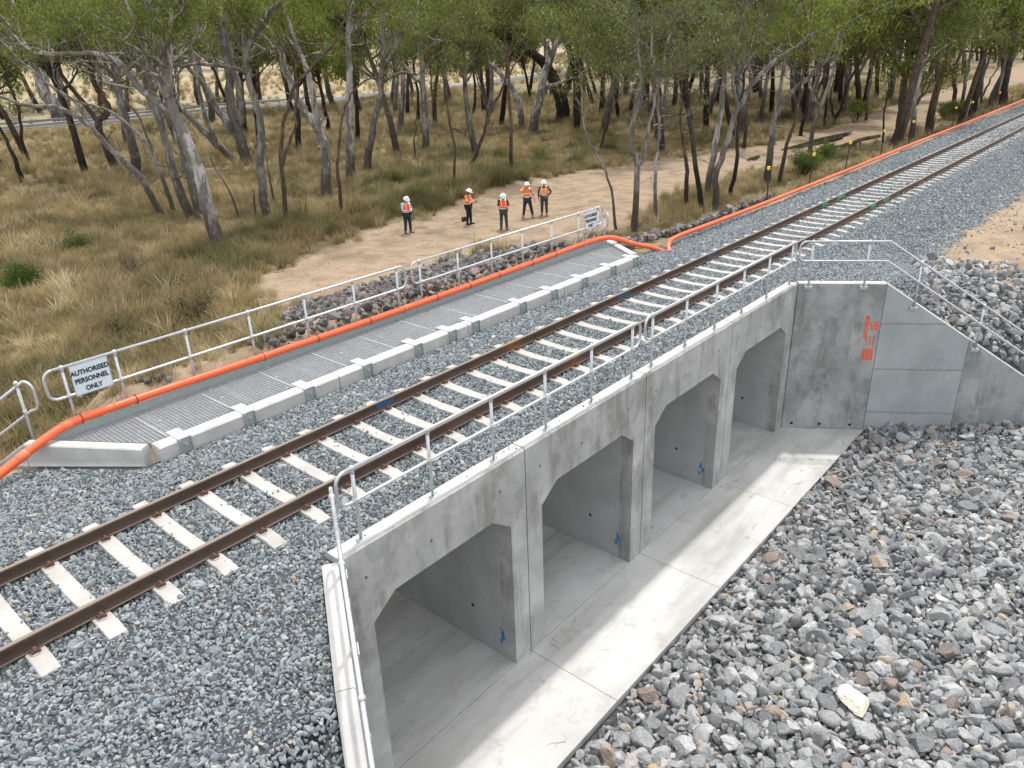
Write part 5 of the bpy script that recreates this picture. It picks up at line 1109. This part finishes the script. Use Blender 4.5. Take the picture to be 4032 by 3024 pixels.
def person(label, u, v, yaw, armL, armR, stance, clothes, h=1.78, headtilt=.0, skinm=None, extra=None, headyaw=0):
    p = hit(u, v); root = empty('person', tuple(p), label, 'person', 'workers standing on the dirt'); root.rotation_euler = (0, 0, yaw); skinm = skinm or MSK
    k = h/1.78; V3 = lambda x, y, z: Vector((x*k, y*k, z*k))
    # x forward, y left, z up
    J = {'pelvis': (V3(0, 0, .96), (.125*k, .16*k)), 'waist': (V3(0, 0, 1.1), (.11*k, .15*k)), 'chest': (V3(0, 0, 1.3), (.125*k, .175*k)), 'neck0': (V3(0, 0, 1.47), .065*k), 'neck1': (V3(.01+headtilt*.05, 0, 1.54), .055*k), 'head': (V3(.03+headtilt*.1, 0, 1.63), (.085*k, .075*k)), 'crown': (V3(.03+headtilt*.1, 0, 1.71), (.08*k, .07*k)), 'jaw': (V3(.075+headtilt*.12, 0, 1.585-.02*headtilt), .045*k)}
    E_ = [('pelvis', 'waist'), ('waist', 'chest'), ('chest', 'neck0'), ('neck0', 'neck1'), ('neck1', 'head'), ('head', 'crown'), ('head', 'jaw')]
    arms = {}
    for sd, sg, (el, ha) in (('L', 1, armL), ('R', -1, armR)):
        sh = V3(0, .19*sg, 1.43); el = V3(*el); ha = V3(*ha); J['sh'+sd] = (sh, .062*k); J['el'+sd] = (el, .045*k); J['wr'+sd] = (ha, .028*k); E_ += [('chest', 'sh'+sd), ('sh'+sd, 'el'+sd), ('el'+sd, 'wr'+sd)]
        d = (ha-el).normalized(); s_ = d.cross(Vector((0, 0, 1))); s_ = s_.normalized() if s_.length > .1 else Vector((1, 0, 0)); nn = d.cross(s_)
        J['pm'+sd] = (ha+d*.06*k, (.034*k, .018*k)); E_.append(('wr'+sd, 'pm'+sd))
        for f, (o_, L_) in enumerate(((-.03, .07), (-.01, .085), (.01, .08), (.03, .06))):
            J['f%d%s' % (f, sd)] = (ha+d*.1*k+s_*o_*k, .0095*k); J['g%d%s' % (f, sd)] = (ha+d*(.1+L_*.8)*k+s_*o_*k-nn*.03*k, .008*k); E_ += [('pm'+sd, 'f%d%s' % (f, sd)), ('f%d%s' % (f, sd), 'g%d%s' % (f, sd))]
        J['t'+sd] = (ha+d*.05*k+s_*.045*k, .011*k); J['u'+sd] = (ha+d*.09*k+s_*.065*k-nn*.02*k, .009*k); E_ += [('wr'+sd, 't'+sd), ('t'+sd, 'u'+sd)]; arms[sd] = (sh, el, ha, d)
    legs = {}
    for sd, sg, (fx, fy, ft) in (('L', 1, stance[0]), ('R', -1, stance[1])):
        hp = V3(0, .1*sg, .9); kn = V3(fx*.5+.03, .1*sg+(fy-.1*sg)*.5, .5); an = V3(fx, fy, .09); toe = V3(fx+.17*math.cos(ft), fy+.17*math.sin(ft), .035)
        J['hp'+sd] = (hp, .095*k); J['kn'+sd] = (kn, .06*k); J['an'+sd] = (an, .043*k); J['to'+sd] = (toe, (.045*k, .03*k)); E_ += [('pelvis', 'hp'+sd), ('hp'+sd, 'kn'+sd), ('kn'+sd, 'an'+sd), ('an'+sd, 'to'+sd)]; legs[sd] = (hp, kn, an, toe)
    skin('body', J, E_, skinm, root, 'pelvis')
    def sub(keys, grow_, edges, mat, name, root_):
        K = {q: (J[q][0], tuple(a+grow_ for a in J[q][1]) if hasattr(J[q][1], '__len__') else J[q][1]+grow_) for q in keys}; return skin(name, K, edges, mat, root, root_)
    tro = sub(['pelvis', 'hpL', 'hpR', 'knL', 'knR', 'anL', 'anR'], .024, [('pelvis', 'hpL'), ('pelvis', 'hpR'), ('hpL', 'knL'), ('hpR', 'knR'), ('knL', 'anL'), ('knR', 'anR')], clothes['legs'], 'trousers', 'pelvis')
    for sd in 'LR':
        hp, kn, an, toe = legs[sd]; d = (toe-an); d.z = 0; d.normalize(); mb = MB()
        mb.tube([an+Vector((0, 0, .12)), an+Vector((0, 0, .02)), an+Vector((0, 0, -.085*k))], [.058, .06, .062], 10); q = an+Vector((0, 0, -.05*k)); mb.tube([q-d*.07, q, q+d*.1, q+d*.19, q+d*.215], [.035, .05, .048, .042, .02], 10); mb.build('boot', clothes['boots'], root, smooth=True)
    shirt_edges = [('pelvis', 'waist'), ('waist', 'chest'), ('chest', 'neck0'), ('chest', 'shL'), ('chest', 'shR'), ('shL', 'elL'), ('shR', 'elR')]; keys = ['pelvis', 'waist', 'chest', 'neck0', 'shL', 'shR', 'elL', 'elR']
    if clothes.get('long', True): keys += ['wrL', 'wrR']; shirt_edges += [('elL', 'wrL'), ('elR', 'wrR')]
    sub(keys, .013, shirt_edges, clothes['shirt'], 'shirt', 'chest')
    if clothes.get('vest'): sub(['pelvis', 'waist', 'chest', 'neck0', 'shL', 'shR'], .04, [('pelvis', 'waist'), ('waist', 'chest'), ('chest', 'neck0'), ('chest', 'shL'), ('chest', 'shR')], clothes['vest'], 'vest', 'chest')
    g_ = .043 if clothes.get('vest') else .017
    mb = MB()
    def ring(z, a, b, w=.05):
        n = 20; vs = []
        for zz in (z-w/2, z+w/2): vs += [(a*math.cos(t), b*math.sin(t), zz) for t in np.linspace(0, 2*math.pi, n, endpoint=False)]
        mb.add(vs, [(i, (i+1) % n, n+(i+1) % n, n+i) for i in range(n)])
    ring(1.06*k, (.118+g_)*k, (.155+g_)*k); 
    if clothes.get('two'): ring(1.22*k, (.125+g_)*k, (.17+g_)*k)
    for sg in (-1, 1):
        for xs in (-1, 1):
            P = [(xs*(.118+g_)*k, sg*.085*k, 1.06*k), (xs*(.133+g_)*k, sg*.09*k, 1.2*k), (xs*(.135+g_)*k, sg*.095*k, 1.33*k), (xs*(.1+g_)*k, sg*.11*k, 1.44*k), (xs*.03*k, sg*.12*k, (1.485+g_*.3)*k)]
            if clothes.get('two'): P = P[3:]
            vs = []; 
            for q in P: vs += [(q[0], q[1]-.015, q[2]), (q[0], q[1]+.015, q[2])]
            mb.add(vs, [(2*i, 2*i+1, 2*i+3, 2*i+2) for i in range(len(P)-1)])
    mb.build('reflective_tape', MREF, root)
    if clothes.get('cuffs'):
        for sd in 'LR':
            sh, el, ha, d = arms[sd]
            for a, b, t in ((sh, el, .6), (el, ha, .45)): q = a.lerp(b, t); dd = (b-a).normalized(); mb = MB(); mb.tube([q-dd*.025, q+dd*.025], .072 if t > .5 else .058, 12, cap=False); mb.build('sleeve_tape', MREF, root)
    # head details
    hc = J['head'][0]; R = Matrix.Translation(hc)@Matrix.Rotation(headyaw, 4, 'Z')@Matrix.Rotation(headtilt*.75, 4, 'Y')
    mb = MB()
    for sg in (-1, 1): mb.ball(R@Vector((.088, .032*sg, .012)), .011, 6, 5)
    mb.build('eyes', MBLK, root); mb = MB(); mb.ball(R@Vector((.098, 0, -.012)), .014, 6, 5, sc3=(1.1, .9, 1.4)); mb.tube([R@Vector((.09, -.022, -.05)), R@Vector((.094, 0, -.052)), R@Vector((.09, .022, -.05))], .006, 5)
    for sg in (-1, 1): mb.ball(R@Vector((.0, .082*sg, .0)), .024, 6, 5, sc3=(.8, .35, 1.2))
    mb.build('face', skinm, root, smooth=True)
    mb = MB(); mb.ball(R@Vector((-.03, 0, .02)), .088, 12, 8, sc3=(.95, .95, 1)); mb.build('hair', clothes.get('hair', MHAIR), root, smooth=True)
    mb = MB(); n = 24; rings = []
    prof = [(.118, .045), (.117, .07), (.108, .11), (.08, .145), (.04, .162), (.001, .166)]; vs = []
    for r_, z in prof: vs += [R@Vector((r_*1.14*math.cos(t)*(1+.0), r_*math.sin(t), z)) for t in np.linspace(0, 2*math.pi, n, endpoint=False)]
    fs = [(i*n+j, i*n+(j+1) % n, (i+1)*n+(j+1) % n, (i+1)*n+j) for i in range(5) for j in range(n)]; mb.add(vs, fs)
    vs = []
    for rr_, z in ((1., .045), (1.25, .034), (1.26, .041), (1., .055)):
        vs += [R@Vector(((.118*1.14*math.cos(t))*(rr_+(.22 if math.cos(t) > .3 and rr_ > 1.1 else 0)*max(0, math.cos(t))), .118*math.sin(t)*rr_, z)) for t in np.linspace(0, 2*math.pi, n, endpoint=False)]
    mb.add(vs, [(i*n+j, i*n+(j+1) % n, (i+1)*n+(j+1) % n, (i+1)*n+j) for i in range(3) for j in range(n)])
    mb.tube([R@Vector((.09, 0, .135)), R@Vector((0, 0, .17)), R@Vector((-.09, 0, .135))], .014, 6); mb.build('hard_hat', MHAT, root, smooth=True)
    if extra: extra(root, arms, k)
    return root
def phone_of(sd):
    def f(root, arms, k):
        p = root.matrix_basis@(arms[sd][2]+arms[sd][3]*.1*k+Vector((.01, 0, .035)))
        e = empty('phone', tuple(p), 'dark phone held by the worker with the blue panelled shirt', 'phone'); e.rotation_euler = (0, R_(-25), root.rotation_euler.z)
        mb = MB(); mb.box((-.07, -.037, -.005), (.07, .037, .005)); mb.build('phone_body', MBLACK, e, bevel=.003)
    return f
camyaw = lambda u, v: math.atan2(CAM[1]-hit(u, v)[1], CAM[0]-hit(u, v)[0])
fwdarm = lambda sg, z=1.12, x=.3, y=.08: ((.05, .25*sg, 1.15), (x, y*sg, z))
person('person in orange vest over pale striped shirt looking down, leftmost of the five', 1608, 918, camyaw(1608, 918)+.55, fwdarm(1), fwdarm(-1), ((.02, .14, .35), (-.05, -.12, -.3)), dict(legs=MNAVY, boots=MBBOOT, shirt=MSTRIPE, vest=MVEST), headtilt=.6)
person('person seen from the side in orange work shirt and black trousers, holding a phone', 1848, 884, camyaw(1848, 884)+1.15, fwdarm(1, 1.14, .36, .03), fwdarm(-1, 1.16, .34, .02), ((.05, .1, .1), (-.06, -.1, -.1)), dict(legs=MBLK, boots=MBBOOT, shirt=MSHIRT, cuffs=True, hair=MBLK), headtilt=.5, skinm=MSKD, extra=phone_of('R'))
person('person in orange vest and short black sleeves looking down, standing nearest the handrail', 1985, 905, camyaw(1985, 905)+.1, fwdarm(1, 1.16, .28, .02), fwdarm(-1, 1.16, .28, .0), ((.05, .14, .25), (-.08, -.13, -.35)), dict(legs=MCHAR, boots=MBBOOT, shirt=MBLK, vest=MVEST, long=False), headtilt=.65)
person('person in full orange shirt with silver bands, hand raised to face', 2078, 857, camyaw(2078, 857)+.05, ((-.03, .32, 1.13), (.05, .36, .88)), ((.12, -.34, 1.3), (.17, -.08, 1.55)), ((.02, .26, .5), (.02, -.22, -.4)), dict(legs=MNAVY, boots=MBOOT, shirt=MSHIRT, two=True, cuffs=True), h=1.82, headtilt=.15)
person('person in faded peach vest over dark sleeves, hand on hip, rightmost of the five', 2144, 848, camyaw(2144, 848)-.1, ((-.06, .36, 1.17), (.12, .17, 1.0)), ((0, -.3, 1.14), (.04, -.27, .9)), ((.03, .12, .35), (-.02, -.13, -.3)), dict(legs=MCHAR, boots=MBOOT, shirt=MGREENS, vest=MPEACH), h=1.82, headtilt=.3)
p = hit(1828, 872); e = empty('bag', (p[0], p[1], p[2]), 'small black bag on the ground behind the worker with the phone', 'bag'); mb = MB(); mb.box((-.13, -.08, 0), (.13, .08, .24)); mb.build('bag_body', MBLACK, e, bevel=.03); mb = MB(); mb.tube([(-.1, -.08, .18), (-.2, -.16, .2), (-.26, -.16, .1), (-.2, -.1, .03), (-.12, -.08, .04)], .012, 6); mb.build('strap', MBLACK, e, smooth=True)
